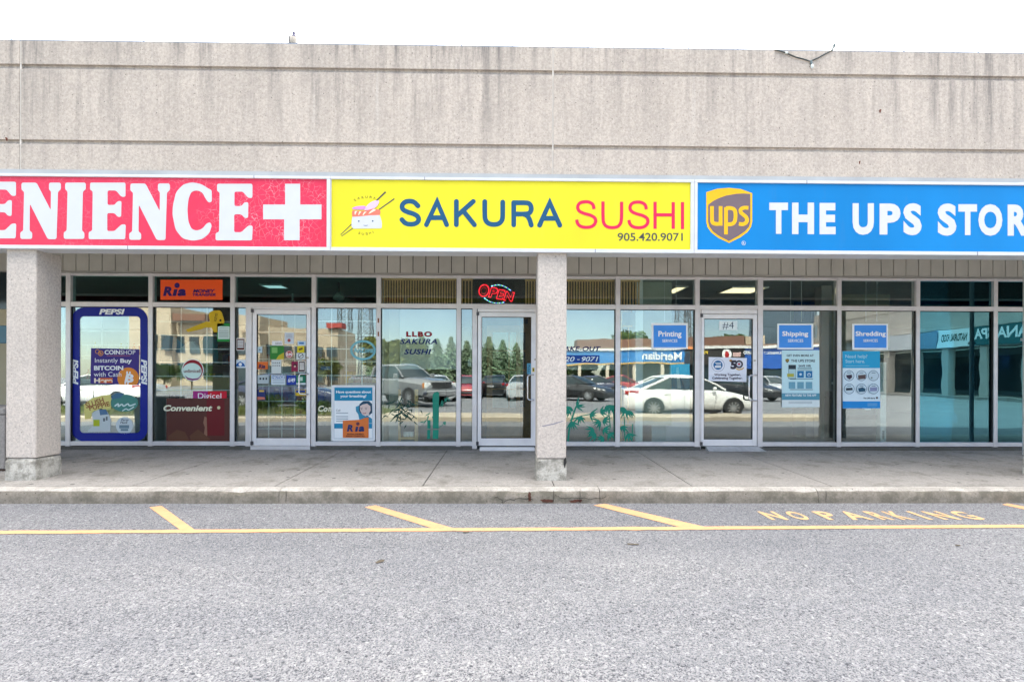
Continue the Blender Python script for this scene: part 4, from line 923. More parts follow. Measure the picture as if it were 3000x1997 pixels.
o, pr = sheet('card', 'black-framed opening hours card in the narrow window left of the first door', 'card', zA2, rrect(112, 621, 181, 721, 10, 3), I(225, 222, 220), DO)
pr('border', I(95, 45, 35), rrect(118, 629, 177, 715, 6, 3)); pr('panel', WH, lines(124, 171, (640, 655, 670, 687), 11)); pr('lettering', I(60, 60, 60), lines(128, 168, (648, 662, 676, 694), 2))
o, pr = sheet('window_sticker', 'blue and white round-topped sticker below the opening hours card', 'sticker', zA2, quad(103, 793, 188, 857), I(215, 228, 238), DO)
pr('picture', I(40, 110, 190), [(105, 846), (120, 822), (146, 806), (172, 822), (186, 846)]); pr('picture', WH, circ(146, 830, 13))
# framed breathing poster in the fourth window
o, pr = sheet('poster', 'white framed poster about breathing with an orange transfer card at its foot', 'poster', zA2, rrect(869, 994, 1214, 1437, 14, 4), ink('poster_white', (.72, .74, .76)), FY + .02, .015)
pr('panel', I(205, 215, 220), quad(886, 1010, 1198, 1424)); pr('panel', I(18, 145, 190), quad(892, 1013, 1192, 1117))
pr('lettering', WH, text='Have questions about', at=(905, 1037, 1182, 1064), bold=.03); pr('lettering', WH, text='your breathing?', at=(938, 1070, 1145, 1097), bold=.03)
pr('panel', WH, quad(892, 1118, 1192, 1412)); pr('lettering', I(60, 70, 80), text='Call', at=(905, 1185, 938, 1202)); pr('lettering', I(150, 165, 175), lines(905, 1000, (1212, 1240, 1258, 1276), 6))
skin = I(216, 196, 190); tl = I(60, 150, 185)
pr('picture', tl, [(1060, 1165), (1100, 1150), (1120, 1215), (1190, 1260), (1190, 1296), (1095, 1296), (1080, 1225), (1062, 1200)])
pr('hair', I(42, 82, 108), [(1085, 1190), (1090, 1145), (1120, 1120), (1165, 1120), (1190, 1142), (1191, 1215), (1172, 1225), (1095, 1215)])
pr('face', skin, [(1094, 1160), (1115, 1148), (1150, 1140), (1176, 1160), (1178, 1195), (1160, 1226), (1138, 1240), (1112, 1226), (1096, 1196)])
pr('face_detail', I(70, 60, 75), [circ(1108, 1186, 4, 8), circ(1142, 1184, 4, 8), [(1098, 1176), (1116, 1172), (1116, 1175), (1098, 1179)], [(1132, 1173), (1152, 1171), (1152, 1174), (1132, 1176)]]); pr('face_detail', I(190, 105, 110), [(1112, 1212), (1128, 1216), (1146, 1208), (1138, 1220), (1120, 1221)])
pr('headset', I(70, 75, 85), sub=lambda b, z, Y: b.stroke(z([(1182, 1190), (1180, 1225), (1150, 1238)]), 1.6, Y, 'round', 1))
pr('panel', I(30, 145, 190), quad(890, 1298, 1190, 1337))
pr('card', I(235, 128, 62), [(958, 1275), (1095, 1268), (1135, 1252), (1163, 1250), (1162, 1412), (958, 1410)])
pr('lettering', I(40, 55, 110), text='R', at=(990, 1307, 1040, 1362), bold=.06, shear=.2); pr('lettering', I(40, 55, 110), [(1062, 1322), (1082, 1322), (1074, 1362), (1054, 1362)]); pr('lettering', I(40, 55, 110), text='a', at=(1082, 1320, 1130, 1363), bold=.06, shear=.2); pr('ball', I(110, 60, 75), circ(1077, 1300, 14))
pr('lettering', I(105, 60, 50), text='ENVIA DINERO', at=(992, 1376, 1125, 1388), bold=.04); pr('lettering', I(105, 60, 50), text='PAGA CUENTAS', at=(985, 1392, 1130, 1404), bold=.04)
solo('window_decal', B().ring(zA2(circ(1118, 718, 102, 36, 80)), zA2(circ(1118, 718, 84, 36, 62)), DO).text('AriZona', *zA2([(1042, 698)])[0], *zA2([(1200, 738)])[0], DO, bold=.03), I(120, 190, 205), 'pale teal oval drink decal behind the bars of the fourth window', 'window decal', recalc=False)
solo('window_sign', B().slab(zA2(quad(783, 845, 860, 874)), GY + .1, .006), I(35, 110, 175), 'small blue sign low behind the grille of the fourth window', 'sign')
# lamp with round shade and the fluorescent fitting of the convenience shop
def ceil_light(x0, x1, y0, y1, lab, wm, em=.55):
    t = thing('ceiling_light', lab, 'ceiling light', ((x0 + x1) / 2, (y0 + y1) / 2, ZCL), 'lit ceiling panels')
    part('frame', B().box(x0 - .03, x0, y0 - .03, y1 + .03, ZCL - .025, ZCL).box(x1, x1 + .03, y0 - .03, y1 + .03, ZCL - .025, ZCL).box(x0, x1, y0 - .03, y0, ZCL - .025, ZCL).box(x0, x1, y1, y1 + .03, ZCL - .025, ZCL), plain('white_enamel', (.72, .75, .75), .3), t)
    part('diffuser', B().box(x0, x1, y0, y1, ZCL - .016, ZCL - .003), ink(wm, (1, .80, .48) if 'warm' in wm else (.85, .95, 1), em), t)
def cx(px, Y): return P(px, 850, Y)[0]
ceil_light(cx(2130, 9.4), cx(2225, 9.4), 9.15, 9.75, 'warm lit ceiling panel above the numbered glass door', 'warm_panel')
ceil_light(cx(1968, 9.4), cx(1996, 9.4), 9.15, 9.8, 'narrow warm ceiling panel left of the numbered door', 'warm_panel')
ceil_light(cx(2815, 9.3), cx(2985, 9.3), 9.1, 9.55, 'long warm ceiling panel behind the teal windows at the right', 'warm_panel')
ceil_light(cx(795, 9.6), cx(850, 9.6), 9.2, 9.5, 'small white ceiling fitting above the first door', 'white_panel', .3)
X = cx(993, 9.0); t = thing('pendant_lamp', 'dark stemmed lamp with a pale dome behind the fourth transom', 'lamp', (X, 9.0, ZCL - .35))
part('stem', B().cyl((X, 9, ZCL), (X, 9, ZCL - .2), .014, n=8), dark, t); part('lamp_shade', B().loft([[(X + r * math.cos(a), 9 + r * math.sin(a), ZCL - z) for a in [.3927 * k for k in range(16)]] for z, r in ((.17, .03), (.2, .06), (.25, .095), (.285, .1), (.31, .075), (.325, .01))]), plain('opal_shade', (.5, .55, .5), .3), t, smooth=60)
X = cx(1000, 10.2); solo('wall_disc', B().cyl((X, 10.4, 2.47), (X, 10.44, 2.47), .45, n=40), plain('grey_green_disc', (.12, .17, .15), .8), 'large dim round disc behind the dome lamp', 'disc')
X = cx(845, 10); t = thing('ceiling_fan', 'pale ceiling fan seen through the transom of the first door', 'fan', (X, 10.2, ZCL - .3))
part('motor', B().cyl((X, 10.2, ZCL), (X, 10.2, ZCL - .2), .02, n=8).cyl((X, 10.2, ZCL - .2), (X, 10.2, ZCL - .3), .08, n=14), wf, t)
for k in range(4): a = k * 1.571 + .35; part('blade', B().obox((X + .42 * math.cos(a), 10.2 + .42 * math.sin(a), ZCL - .26), (.33 * math.cos(a), .33 * math.sin(a), 0), (-.06 * math.sin(a), .06 * math.cos(a), .015), (0, 0, .005)), wf, t)
# ---- sushi shop
nv = I(8, 40, 105)
solo('window_lettering', B().text('LLBO', *zA3([(257, 493)])[0], *zA3([(435, 530)])[0], DO, bold=.06, spacing=1.25), I(150, 16, 42), 'dark red letters LLBO high on the sushi shop window', 'lettering', recalc=False)
solo('window_lettering', B().text('SAKURA', *zA3([(215, 543)])[0], *zA3([(470, 580)])[0], DO, bold=.035, shear=.25, spacing=1.15).text('SUSHI', *zA3([(243, 613)])[0], *zA3([(430, 650)])[0], DO, bold=.035, shear=.25, spacing=1.1), nv, 'navy italic letters SAKURA SUSHI on the shop window below LLBO', 'lettering', recalc=False)
solo('window_lettering', B().text('TAKE-OUT', *zA4([(92, 595)])[0], *zA4([(375, 628)])[0], DO, bold=.03, shear=.25, spacing=1.05), nv, 'navy italic TAKE-OUT lettering half hidden by the middle pillar', 'lettering', recalc=False)
o, pr = sheet('window_lettering', 'blue strip with the white phone number beside the middle pillar', 'lettering', zA4, quad(60, 655, 366, 708), I(22, 75, 165), DO)
pr('lettering', I(215, 235, 245), text='420', at=(98, 665, 196, 700), bold=.02, shear=.25); pr('lettering', I(215, 235, 245), [(215, 683), (231, 683), (229, 688), (213, 688)]); pr('lettering', I(215, 235, 245), text='9071', at=(243, 665, 358, 700), bold=.02, shear=.25)
green = ink('bamboo_green', (.01, .235, .16)); dgreen = ink('leaf_dark_green', (.012, .06, .045))
def leaf(b, z, x, y, ln, ang, wd, Y):
    c, s = math.cos(R(ang)), math.sin(R(ang)); q = []
    for u, v in ((0, 0), (.25, .5), (.55, .42), (1, 0), (.55, -.3), (.25, -.42)): q.append((x + ln * u * c - wd * v * s, y + ln * u * s + wd * v * c))
    b.poly(z(q), Y)
b = B()
for q in ([(438, 925), (452, 910), (470, 906), (483, 912), (480, 1158), (440, 1158)], [(440, 1166), (480, 1166), (478, 1228), (438, 1228)], [(402, 1100), (424, 1100), (424, 1158), (402, 1158)], [(402, 1166), (424, 1166), (422, 1228), (400, 1228)]): b.poly(zA3(q), DO)
Yk = DO - .0006
for x, y, l, a in ((505, 960, 45, 100), (520, 950, 40, 60), (540, 940, 40, 110), (515, 985, 40, 120), (548, 950, 25, 80), (425, 1050, 50, 150), (410, 1065, 45, 100), (395, 1100, 35, 130), (380, 1110, 30, 170), (510, 1110, 30, 60), (525, 1105, 35, 90), (432, 1075, 30, 40)):
    leaf(b, zA3, x, y, l, a, 9, Yk); Yk -= .00012
b.stroke(zA3([(424, 1140), (410, 1115), (395, 1095)]), 1.6, Yk, 'round', 1).stroke(zA3([(480, 1150), (505, 1135), (525, 1108)]), 1.6, Yk - .0002, 'round', 1).stroke(zA3([(480, 1010), (515, 975), (545, 945)]), 1.6, Yk - .0004, 'round', 1)
solo('bamboo_decal', b, green, 'green bamboo stalk decal on the sushi shop window', 'window decal', recalc=False)
b = B(); Yk = DO; rl = random.Random(8)
b.stroke(zA3([(150, 1110), (200, 1060), (240, 1030), (300, 1000)]), 2, Yk, 'round', 1).stroke(zA3([(330, 1090), (280, 1050), (235, 1030), (200, 960)]), 2, Yk - .0001, 'round', 1); Yk -= .0003
for i in range(70):
    x = rl.gauss(240, 50); y = rl.gauss(1030, 40); leaf(b, zA3, x, y, rl.uniform(30, 60), rl.choice((rl.uniform(20, 160), rl.uniform(-30, 210))), 8, Yk); Yk -= .00006
solo('leaf_decal', b, dgreen, 'dark leafy bush decal left of the bamboo stalk', 'window decal', recalc=False)
b = B(); Yk = DO
def spray(b, z, pts):
    global Yk
    for x, y, a0 in pts:
        for k in range(5):
            leaf(b, z, x, y, rl.uniform(42, 78), a0 + (k - 2) * 26 + rl.uniform(-8, 8), 15, Yk); Yk -= .00008
def stem(b, z, pts, wd=3):
    global Yk
    b.stroke(z(pts), wd, Yk, 'round', 1); Yk -= .00012
stem(b, zA4, [(150, 1240), (160, 1150), (180, 1080), (205, 1010)], 5); stem(b, zA4, [(440, 1150), (432, 1060), (415, 1000)]); stem(b, zA4, [(165, 1100), (230, 1075), (300, 1060)]); stem(b, zA4, [(466, 1240), (466, 1120), (460, 1010)])
spray(b, zA4, [(205, 1005, -20), (160, 1005, 100), (230, 1075, 80), (300, 1060, 10), (175, 1110, 70), (370, 1040, 0), (415, 1000, 60), (445, 1000, 100), (375, 1110, 150), (390, 1100, 20), (330, 1165, 150), (390, 1165, 20), (345, 1200, 160), (430, 1190, 40), (400, 1228, 170), (160, 1030, 130), (462, 1000, 70)])
solo('bamboo_decal', b, green, 'spread of green bamboo leaves in the window right of the middle pillar', 'window decal', recalc=False)
b = B(); Yk = DO
stem(b, zA4, [(540, 1230), (538, 1120), (532, 1040)]); stem(b, zA4, [(590, 1232), (592, 1130)]); spray(b, zA4, [(520, 1010, 80), (575, 1035, 100), (545, 1030, 110), (560, 1190, 60), (520, 1140, 70)])
solo('bamboo_decal', b, green, 'narrow strip of green bamboo leaves in front of the wooden screen', 'window decal', recalc=False)
# OPEN sign
t = thing('open_sign', 'lit red OPEN sign in the transom above the sushi shop door', 'neon sign', (*[P(1465, 890, GY + .03)[0], GY + .03], P(1465, 890, GY + .03)[1]))
part('board', B().slab(zA3(rrect(745, 160, 1010, 308, 30, 4)), GY + .04, .03), plain('black_board', (.012, .012, .014), .3), t)
part('backing', B().slab(zA3(quad(706, 138, 1078, 318)), GY + .075, .01), plain('black_card', (.01, .014, .014), .6), t)
led = ink('red_led', (1, .012, .03), .55); YN = GY + .039
for ch, x0, y0, x1, y1, rot in (('O', 753, 170, 828, 256, -8), ('P', 818, 188, 888, 262, -8), ('E', 872, 203, 938, 277, -8), ('N', 922, 216, 1003, 290, -8)):
    (a, c), (d, e) = zA3([(x0, y0), (x1, y1)])
    o = part('letter', B().text(ch, a, c, d, e, YN, bold=.055, rot=rot, shear=.15), led, t, recalc=False); part('letter_core', B().text(ch, a + 3, c + 3, d - 3, e - 3, YN - .001, bold=.02, rot=rot, shear=.15), MATS['black_board'], o, recalc=False)
for nm, pts in (('top', [(842, 183), (875, 174), (905, 175), (940, 188), (975, 213)]), ('low', [(793, 263), (815, 282), (850, 296), (890, 300), (930, 293)])):
    q = chaikin(pts, 2)
    for j, mname, col in ((0, 'blue_led', (.08, .2, 1)), (1, 'green_led', (.15, 1, .35)), (2, 'white_led', (.7, .9, 1))):
        b = B()
        for i in range(j, len(q) - 1, 3): b.poly(zA3(circ(q[i][0], q[i][1], 3.2, 8)), YN)
        part('bulb_row', b, ink(mname, col, .7), t, recalc=False)
# pale boards added inside the sushi shop windows to lighten the glass
blm = plain('pale_board', (.62, .64, .6), .8, 0, .06, 2)
for px0, px1 in ((1170, 1336), (1594, 1802)):
    part('lightening_board', B().box(P(px0, 1100, 8.42)[0], P(px1, 1100, 8.42)[0], 8.42, 8.425, P(1500, 1082, 8.42)[1], ZCL - .01), blm, bld)
# inside the sushi shop: posts, shelf with cups, french doors
def post(px0, px1, py0, py1, Y, nm, mat, d=.05):
    return part(nm, B().box(P(px0, 1100, Y)[0], P(px1, 1100, Y)[0], Y, Y + d, P(px0, py1, Y)[1], P(px0, py0, Y)[1]), mat, bld)
post(1130, 1168, 903, 1298, 8.5, 'cream_post', plain('cream_wall', (.6, .58, .5), .8)); post(1215, 1225, 1140, 1300, 8.35, 'wooden_post', woodm); post(1167, 1174, 1140, 1300, 8.35, 'wooden_post', woodm)
post(1174.5, 1214.5, 1280, 1287, 8.35, 'wooden_shelf', woodm, .2)
for k, px in enumerate((1187, 1196, 1207)):
    X, Z = P(px, 1279.5, 8.45); solo('cup', B().loft([[(X + r * math.cos(a), 8.45 + r * math.sin(a), Z + z) for a in [.524 * k2 for k2 in range(12)]] for z, r in ((0, .025), (.02, .03), (.085, .032), (.08, .028), (.02, .024))]), plain('white_china', (.7, .74, .74), .25), 'white cup on the low wooden shelf in the sushi window, %s of three' % ('left', 'middle', 'right')[k], 'cup', 'cups on the shelf', smooth=50)
X, Z = P(1376, 1062, 8.2); t = thing('wall_intercom', 'small white box with a cord in the narrow window left of the sushi door', 'intercom', (X, 8.2, Z - .05))
part('body', B().box(X - .028, X + .028, 8.2, 8.24, Z - .055, Z + .055), wf, t, bevel=.008); part('cord', B().tube([(X, 8.21, Z + .05), (X + .02, 8.21, Z + .14), (X + .035, 8.21, Z + .3), (X + .03, 8.21, Z + .55)], .006, 6), plain('cord_grey', (.5, .52, .52), .5), t)
def french(Y, z, xs, ys, x0, y0, x1, y1, wd, nm):
    X0, X1 = P(*z([(x0, 0)])[0], Y)[0], P(*z([(x1, 0)])[0], Y)[0]; Z1, Z0 = P(*z([(x0, y0)])[0], Y)[1], P(*z([(x0, y1)])[0], Y)[1]; b = B()
    b.box(X0, X0 + wd, Y, Y + .045, ZF + .01, Z1 + .12).box(X1 - wd, X1, Y, Y + .045, ZF + .01, Z1 + .12).box(X0 + wd, X1 - wd, Y + .001, Y + .044, Z1, Z1 + .119).box(X0 + wd, X1 - wd, Y + .001, Y + .044, ZF + .011, Z0)
    for x in xs: X = P(*z([(x, 0)])[0], Y)[0]; b.box(X - .012, X + .012, Y + .008, Y + .036, Z0, Z1)
    for y in ys: Z = P(*z([(x0, y)])[0], Y)[1]; b.box(X0 + wd, X1 - wd, Y + .009, Y + .035, Z - .011, Z + .011)
    w = part(nm, b, woodd, bld); part('pane', B().box(X0 + wd, X1 - wd, Y + .02, Y + .024, Z0, Z1), gl_d, w); return w
french(9.0, zA3, (965,), (625, 757, 887), 812, 497, 1052, 1015, .1, 'wooden_door')
X0, X1 = P(*zA3([(1040, 0)])[0], 8.45)[0], P(*zA3([(1118, 0)])[0], 8.45)[0]
b = B().box(X0 + .005, X1, 8.45, 8.49, ZF + .005, Z_T1 - .005); w = part('wooden_panel', b, plain('honey_wood', (.36, .17, .06), .4, 0, .25, 6), bld)
b = B()
for y0, y1 in ((500, 620), (632, 752), (764, 882), (894, 1010)): Za, Zb = P(1540, zA3([(0, y1)])[0][1], 8.45)[1], P(1540, zA3([(0, y0)])[0][1], 8.45)[1]; b.box(X0 + .006, P(*zA3([(1076, 0)])[0], 8.45)[0], 8.446, 8.452, Za, Zb)
for k in range(3): x = zA3([(1062 + 15 * k, 0)])[0][0]; b.box(P(x - 2.4, 0, 8.45)[0], P(x + 2.4, 0, 8.45)[0], 8.446, 8.452, P(x, zA3([(0, 440)])[0][1], 8.45)[1], P(x, zA3([(0, 408)])[0][1], 8.45)[1])
part('lite', b, plain('dark_lite', (.02, .03, .05), .1), w)
b = B(); sY = 8.35
for a, c in ((1820, 1826), (1868, 1874)): b.box(P(a, 0, sY)[0], P(c, 0, sY)[0], sY, sY + .04, ZF, Z_T1 + .1)
for yy in (912, 955, 1245, 1288): b.box(P(1826.2, 0, sY)[0], P(1867.8, 0, sY)[0], sY + .002, sY + .036, P(1845, yy + 2.5, sY)[1], P(1845, yy - 2.5, sY)[1])
b.box(P(1843, 0, sY)[0], P(1846, 0, sY)[0], sY + .004, sY + .03, P(1845, 1242, sY)[1], P(1845, 958, sY)[1])
part('wooden_screen', b, woodm, bld)
o, pr = sheet('door_sticker', 'blue PULL plate on the right stile of the sushi door', 'sticker', zA3, quad(1086, 711, 1112, 785), I(90, 170, 205), FY + .0025, .001); pr('lettering', I(20, 50, 80), text='PULL', at=(1092, 722, 1105, 775), rot=-90, bold=.02)
o, pr = sheet('door_sticker', 'small yellow warning label beside the lock of the sushi door', 'sticker', zA3, quad(1122, 741, 1137, 770), I(215, 190, 60), FY + .0025, .001); pr('print', I(40, 40, 40), quad(1125, 750, 1134, 760))
# ---- shipping shop
sky_b = J(70, 150, 240)
def service(z, ox, i, word, wr, sr, lab):
    o, pr = sheet('hanging_sign', lab, 'sign', z, quad(*ox), ink('sign_border', (.84, .9, .95)), DO, .001, 'blue services signs in the shipping shop window')
    pr('panel', sky_b, quad(*i)); pr('lettering', J(250, 252, 255), text=word, at=wr, bold=.025); pr('lettering', J(245, 250, 255), text='SERVICES', at=sr, bold=.012)
    return o
service(zA4, (722, 435, 972, 613), (736, 451, 960, 602), 'Printing', (770, 490, 928, 540), (797, 547, 900, 567), 'white-edged blue sign reading Printing SERVICES')
service(zU, (218, 183, 622, 470), (238, 200, 602, 452), 'Shipping', (275, 268, 566, 337), (338, 357, 510, 390), 'white-edged blue sign reading Shipping SERVICES')
service(zU, (1058, 185, 1460, 475), (1082, 200, 1443, 453), 'Shredding', (1097, 268, 1434, 337), (1183, 357, 1346, 388), 'white-edged blue sign reading Shredding SERVICES')
for px0, px1 in ((1945, 1979), (2313, 2345), (2533, 2565)):
    for px in (px0, px1):
        X = P(px, 900, DY + .05)[0]; solo('chain', B().cyl((X, DY + .02, ZCL - .01), (X, DY + .02, P(px, 945, DY)[1] + .02), .0035, n=6).ell((X, DY + .02, ZCL - .12), .008, .008, .012, 8, 6), plain('chain_white', (.7, .72, .72), .4), 'thin white chain holding the %s edge of the %s sign' % ('left' if px == px0 else 'right', {1945: 'Printing', 2313: 'Shipping', 2533: 'Shredding'}[px0]), 'chain', 'sign chains')
o, pr = sheet('door_number', 'white card reading #4 high on the shipping shop door', 'sign', zD, quad(457, 272, 817, 457), J(225, 240, 246), FY + .0222); pr('lettering', I(45, 80, 110), text='#4', at=(522, 290, 748, 440), bold=-.008)
o, pr = sheet('poster', 'white anniversary poster on the glass of the shipping shop door', 'poster', zD, [(247, 990), (1008, 1012), (1000, 1488), (243, 1467)], J(228, 234, 246), FY + .0222)
pr('ring', I(60, 90, 140), sub=lambda b, z, Y: b.ring(z(circ(433, 1152, 130, 40)), z(circ(433, 1152, 124, 40)), Y)); pr('badge', I(25, 115, 180), circ(433, 1152, 92, 36)); pr('badge_lettering', WH, [quad(370, 1103, 495, 1116), quad(392, 1132, 495, 1146), quad(370, 1165, 495, 1205)])
gb = I(62, 58, 72)
pr('lettering', gb, text='5', at=(682, 1056, 806, 1236), bold=.06); pr('lettering', gb, circ(853, 1135, 79, 36)); pr('lettering', I(215, 222, 234), circ(853, 1135, 47, 30))
pr('maple_leaf', I(200, 30, 60), [(853, 1102), (861, 1118), (872, 1112), (870, 1130), (884, 1126), (878, 1142), (862, 1150), (855, 1150), (855, 1162), (851, 1162), (851, 1150), (844, 1150), (828, 1142), (822, 1126), (836, 1130), (834, 1112), (845, 1118)])
pr('ribbon', I(222, 185, 110), [(785, 1205), (850, 1230), (915, 1215), (945, 1190), (952, 1212), (920, 1242), (850, 1258), (800, 1240)]); pr('shield', I(140, 95, 50), [(658, 1046), (685, 1040), (712, 1046), (710, 1078), (686, 1094), (662, 1078)]); pr('shield', I(225, 165, 60), [(658, 1046), (685, 1040), (712, 1046), (685, 1056), (660, 1066)])
pr('lettering', I(55, 52, 84), text='Working Together,', at=(357, 1318, 885, 1380), bold=.022); pr('lettering', I(55, 52, 84), text='Celebrating Together.', at=(318, 1385, 920, 1450), bold=.022)
o, pr = sheet('poster', 'pale aqua store offers poster below the Shipping sign', 'poster', zU, [(270, 482), (690, 480), (693, 1117), (270, 1120)], J(195, 230, 238), DO)
dk = I(28, 62, 84); pr('lettering', dk, text='GET EVEN MORE AT', at=(323, 527, 627, 552), bold=.03); pr('lettering', dk, text='THE UPS STORE', at=(372, 584, 642, 613), bold=.03); pr('shield', I(120, 100, 40), [(310, 582), (331, 575), (352, 582), (350, 606), (331, 622), (312, 606)]); pr('shield_lettering', I(225, 195, 90), text='ups', at=(316, 588, 346, 608))
pr('phone', I(45, 62, 75), quad(344, 645, 428, 800)); pr('phone_screen', I(175, 212, 220), quad(348, 692, 425, 795)); pr('phone_screen', I(190, 190, 80), quad(330, 742, 405, 778)); pr('lettering', dk, text='SAVE 10%', at=(457, 644, 595, 668), bold=.03); pr('lettering', I(60, 100, 120), lines(446, 606, (678, 694), 6))
for x in (443, 538): pr('icon', I(30, 125, 185), quad(x, 712, x + 73, 788))
pr('icon_mark', I(205, 228, 238), [circ(480, 750, 14), circ(575, 755, 20)]); pr('icon_mark', I(30, 125, 185), circ(575, 758, 12))
for x in (347, 443, 538): pr('icon', I(120, 180, 205), quad(x, 835, x + 73, 910))
pr('lettering', I(60, 110, 130), lines(360, 620, (800, 918), 6)); pr('band', I(95, 165, 190), quad(271, 962, 692, 1036)); pr('lettering', WH, text='NEW FEATURE TO THE APP', at=(310, 972, 655, 997), bold=.02); pr('band', I(222, 236, 238), quad(271, 1037, 692, 1116)); pr('lettering', I(90, 120, 135), lines(345, 610, (1055, 1072), 4))
o, pr = sheet('poster', 'blue and white help poster with six round pictures below the Shredding sign', 'poster', zU, [(948, 490), (1368, 490), (1374, 1130), (952, 1132)], J(215, 235, 246), DO)
pr('panel', J(40, 165, 215), quad(950, 491, 1369, 680)); pr('lettering', I(190, 225, 238), text='Need help?', at=(983, 530, 1227, 578)); pr('lettering', I(190, 225, 238), text='Start here.', at=(983, 585, 1200, 622)); pr('lettering', I(150, 205, 225), lines(985, 1250, (652,), 5)); pr('panel', J(30, 140, 215), quad(953, 1052, 1373, 1130)); pr('lettering', I(150, 200, 230), lines(1230, 1340, (1076, 1096), 6))
pr('lettering', I(40, 50, 60), text='The UPS Store', at=(1183, 1008, 1313, 1025), bold=.03); pr('shield', I(70, 45, 40), [(1325, 1005), (1336, 1001), (1347, 1005), (1346, 1018), (1336, 1026), (1326, 1018)])
for (x, y, c, q) in ((1023, 765, (70, 60, 80), [(-35, -5), (30, -12), (35, 20), (5, 42), (-22, 25)]), (1162, 765, (100, 85, 85), [(-38, -5), (50, -12), (45, 35), (-35, 42)]), (1297, 765, (90, 110, 110), [(-30, 20), (-15, 15), (-10, 28), (-28, 32)]), (1025, 912, (50, 65, 80), [(-38, -8), (35, -12), (40, 15), (-35, 20)]), (1163, 912, (40, 90, 120), [(-38, -5), (10, -18), (45, 0), (40, 30), (-30, 35)]), (1298, 912, (140, 150, 190), [(-42, -15), (42, -18), (38, 25), (-40, 28)])):
    pr('round_picture', I(50, 110, 150), circ(x, y, 59, 30)); pr('round_picture', I(200, 222, 234), circ(x, y, 54, 30)); pr('round_picture', I(*c), [(x + a, y + e) for a, e in q]); pr('round_picture', I(120, 150, 170), quad(x - 22, y - 36, x + 22, y - 28))
# copier, white tower box, hanging printing banner, print banner
x0, x1 = P(2470, 1100, 8.5)[0], P(2584, 1100, 8.5)[0]; zt_ = P(2520, 1165, 8.5)[1]; cop = plain('copier_dark', (.03, .05, .06), .45)
t = thing('copier', 'dark office copier standing behind the help poster', 'copier', ((x0 + x1) / 2, 8.8, ZF))
part('body', B().box(x0, x1, 8.5, 9.1, ZF + .04, zt_), cop, t, bevel=.02); part('lid', B().box(x0 + .02, x1 - .02, 8.52, 9.05, zt_ + .001, zt_ + .1), plain('copier_lid', (.1, .12, .13), .4), t, bevel=.015)
part('paper_tray', B().box(x0 + .06, x1 - .1, 8.485, 8.5, ZF + .18, ZF + .3), plain('tray_black', (.012, .015, .018), .4), t); part('paper_tray', B().box(x0 + .06, x1 - .1, 8.485, 8.5, ZF + .42, ZF + .5), plain('tray_black', (.012, .015, .018), .4), t)
part('label_plate', B().box(x1 - .3, x1 - .2, 8.482, 8.499, ZF + .58, ZF + .66), WH, t); part('wheel', B().cyl((x0 + .1, 8.56, ZF + .03), (x0 + .14, 8.56, ZF + .03), .03), dark, t); part('wheel', B().cyl((x1 - .14, 8.56, ZF + .03), (x1 - .1, 8.56, ZF + .03), .03), dark, t)
x0, x1 = P(2580, 1100, 8.4)[0], P(2597, 1100, 8.4)[0]; t = thing('carton_stack', 'tall narrow stack of white cartons right of the copier', 'cartons', ((x0 + x1) / 2, 8.6, ZF))
zz = ZF
for h in (.36, .42, .3, .3):
    part('carton', B().box(x0, x1, 8.4, 8.8, zz + .002, zz + h), plain('white_carton', (.66, .74, .72), .7), t, bevel=.004); zz += h
part('barcode', B().box(x0 + .03, x1 - .03, 8.397, 8.4, ZF + .1, ZF + .25), I(90, 130, 130), t)
b0 = P(*zA5([(300, 155)])[0], 11); b1 = P(*zA5([(497, 320)])[0], 11)
o = solo('hanging_banner', B().box(b0[0], b1[0], 11, 11.03, b1[1] - .35, b0[1]), I(22, 70, 130), 'dark blue banner reading Printing deep inside the shipping shop', 'banner')
part('lettering', B().text('Printing', *zA5([(375, 238)])[0], *zA5([(467, 282)])[0], 10.995, bold=.02).poly(zA5([(330, 240), (348, 226), (362, 240), (358, 290), (330, 292), (342, 265)]), 10.995), I(190, 205, 215), o, recalc=False)
b0 = P(*zA4([(728, 645)])[0], 8.9); b1 = P(*zA4([(820, 1030)])[0], 8.9)
o = solo('standing_banner', B().box(b0[0], b1[0], 8.9, 8.93, ZF, b0[1]), I(175, 195, 200), 'pale standing banner with upright lettering WE PRINT behind the Printing sign', 'banner')
part('lettering', B().text('WE PRINT', *zA4([(750, 655)])[0], *zA4([(804, 1012)])[0], 8.897, bold=.01, rot=90), I(40, 45, 55), o, recalc=False)
b0 = P(*zA4([(822, 630)])[0], 8.95); b1 = P(*zA4([(985, 885)])[0], 8.95)
o = solo('standing_banner', B().box(b0[0], b1[0], 8.95, 8.98, b1[1], b0[1]), I(20, 125, 175), 'bright blue display board beside the WE PRINT banner', 'display board')
part('base_panel', B().box(b0[0], b1[0], 8.95, 8.98, ZF, b1[1] - .002), I(205, 215, 222), o)
part('stripe', B().poly(zA4([(890, 740), (908, 738), (926, 884), (900, 884)]), 8.947), I(215, 225, 230), o, recalc=False)
x0 = P(2412, 1100, 9)[0]; t = thing('counter', 'low grey service counter behind the offers poster', 'counter', (x0 + .1, 9.4, ZF))
part('front_panel', B().box(x0 - .1, x0 + .38, 9.35, 9.8, ZF, ZF + 1), plain('counter_grey', (.13, .16, .17), .6), t); part('top', B().box(x0 - .14, x0 + .42, 9.3, 9.85, ZF + 1.001, ZF + 1.04), wf, t)
# warm strip of two door-frame notes and rust patches on the mullion
for y in (483, 590): X, Z = P(*zA2([(1240, y)])[0], FY - .004); solo('mullion_plate', B().box(X - .012, X + .012, FY - .006, FY - .0035, Z - .035, Z + .035), plain('rust_plate', (.2, .07, .03), .6), 'small rusty %s plate on the upright between fourth and fifth windows' % ('upper' if y == 483 else 'lower'), 'plate')
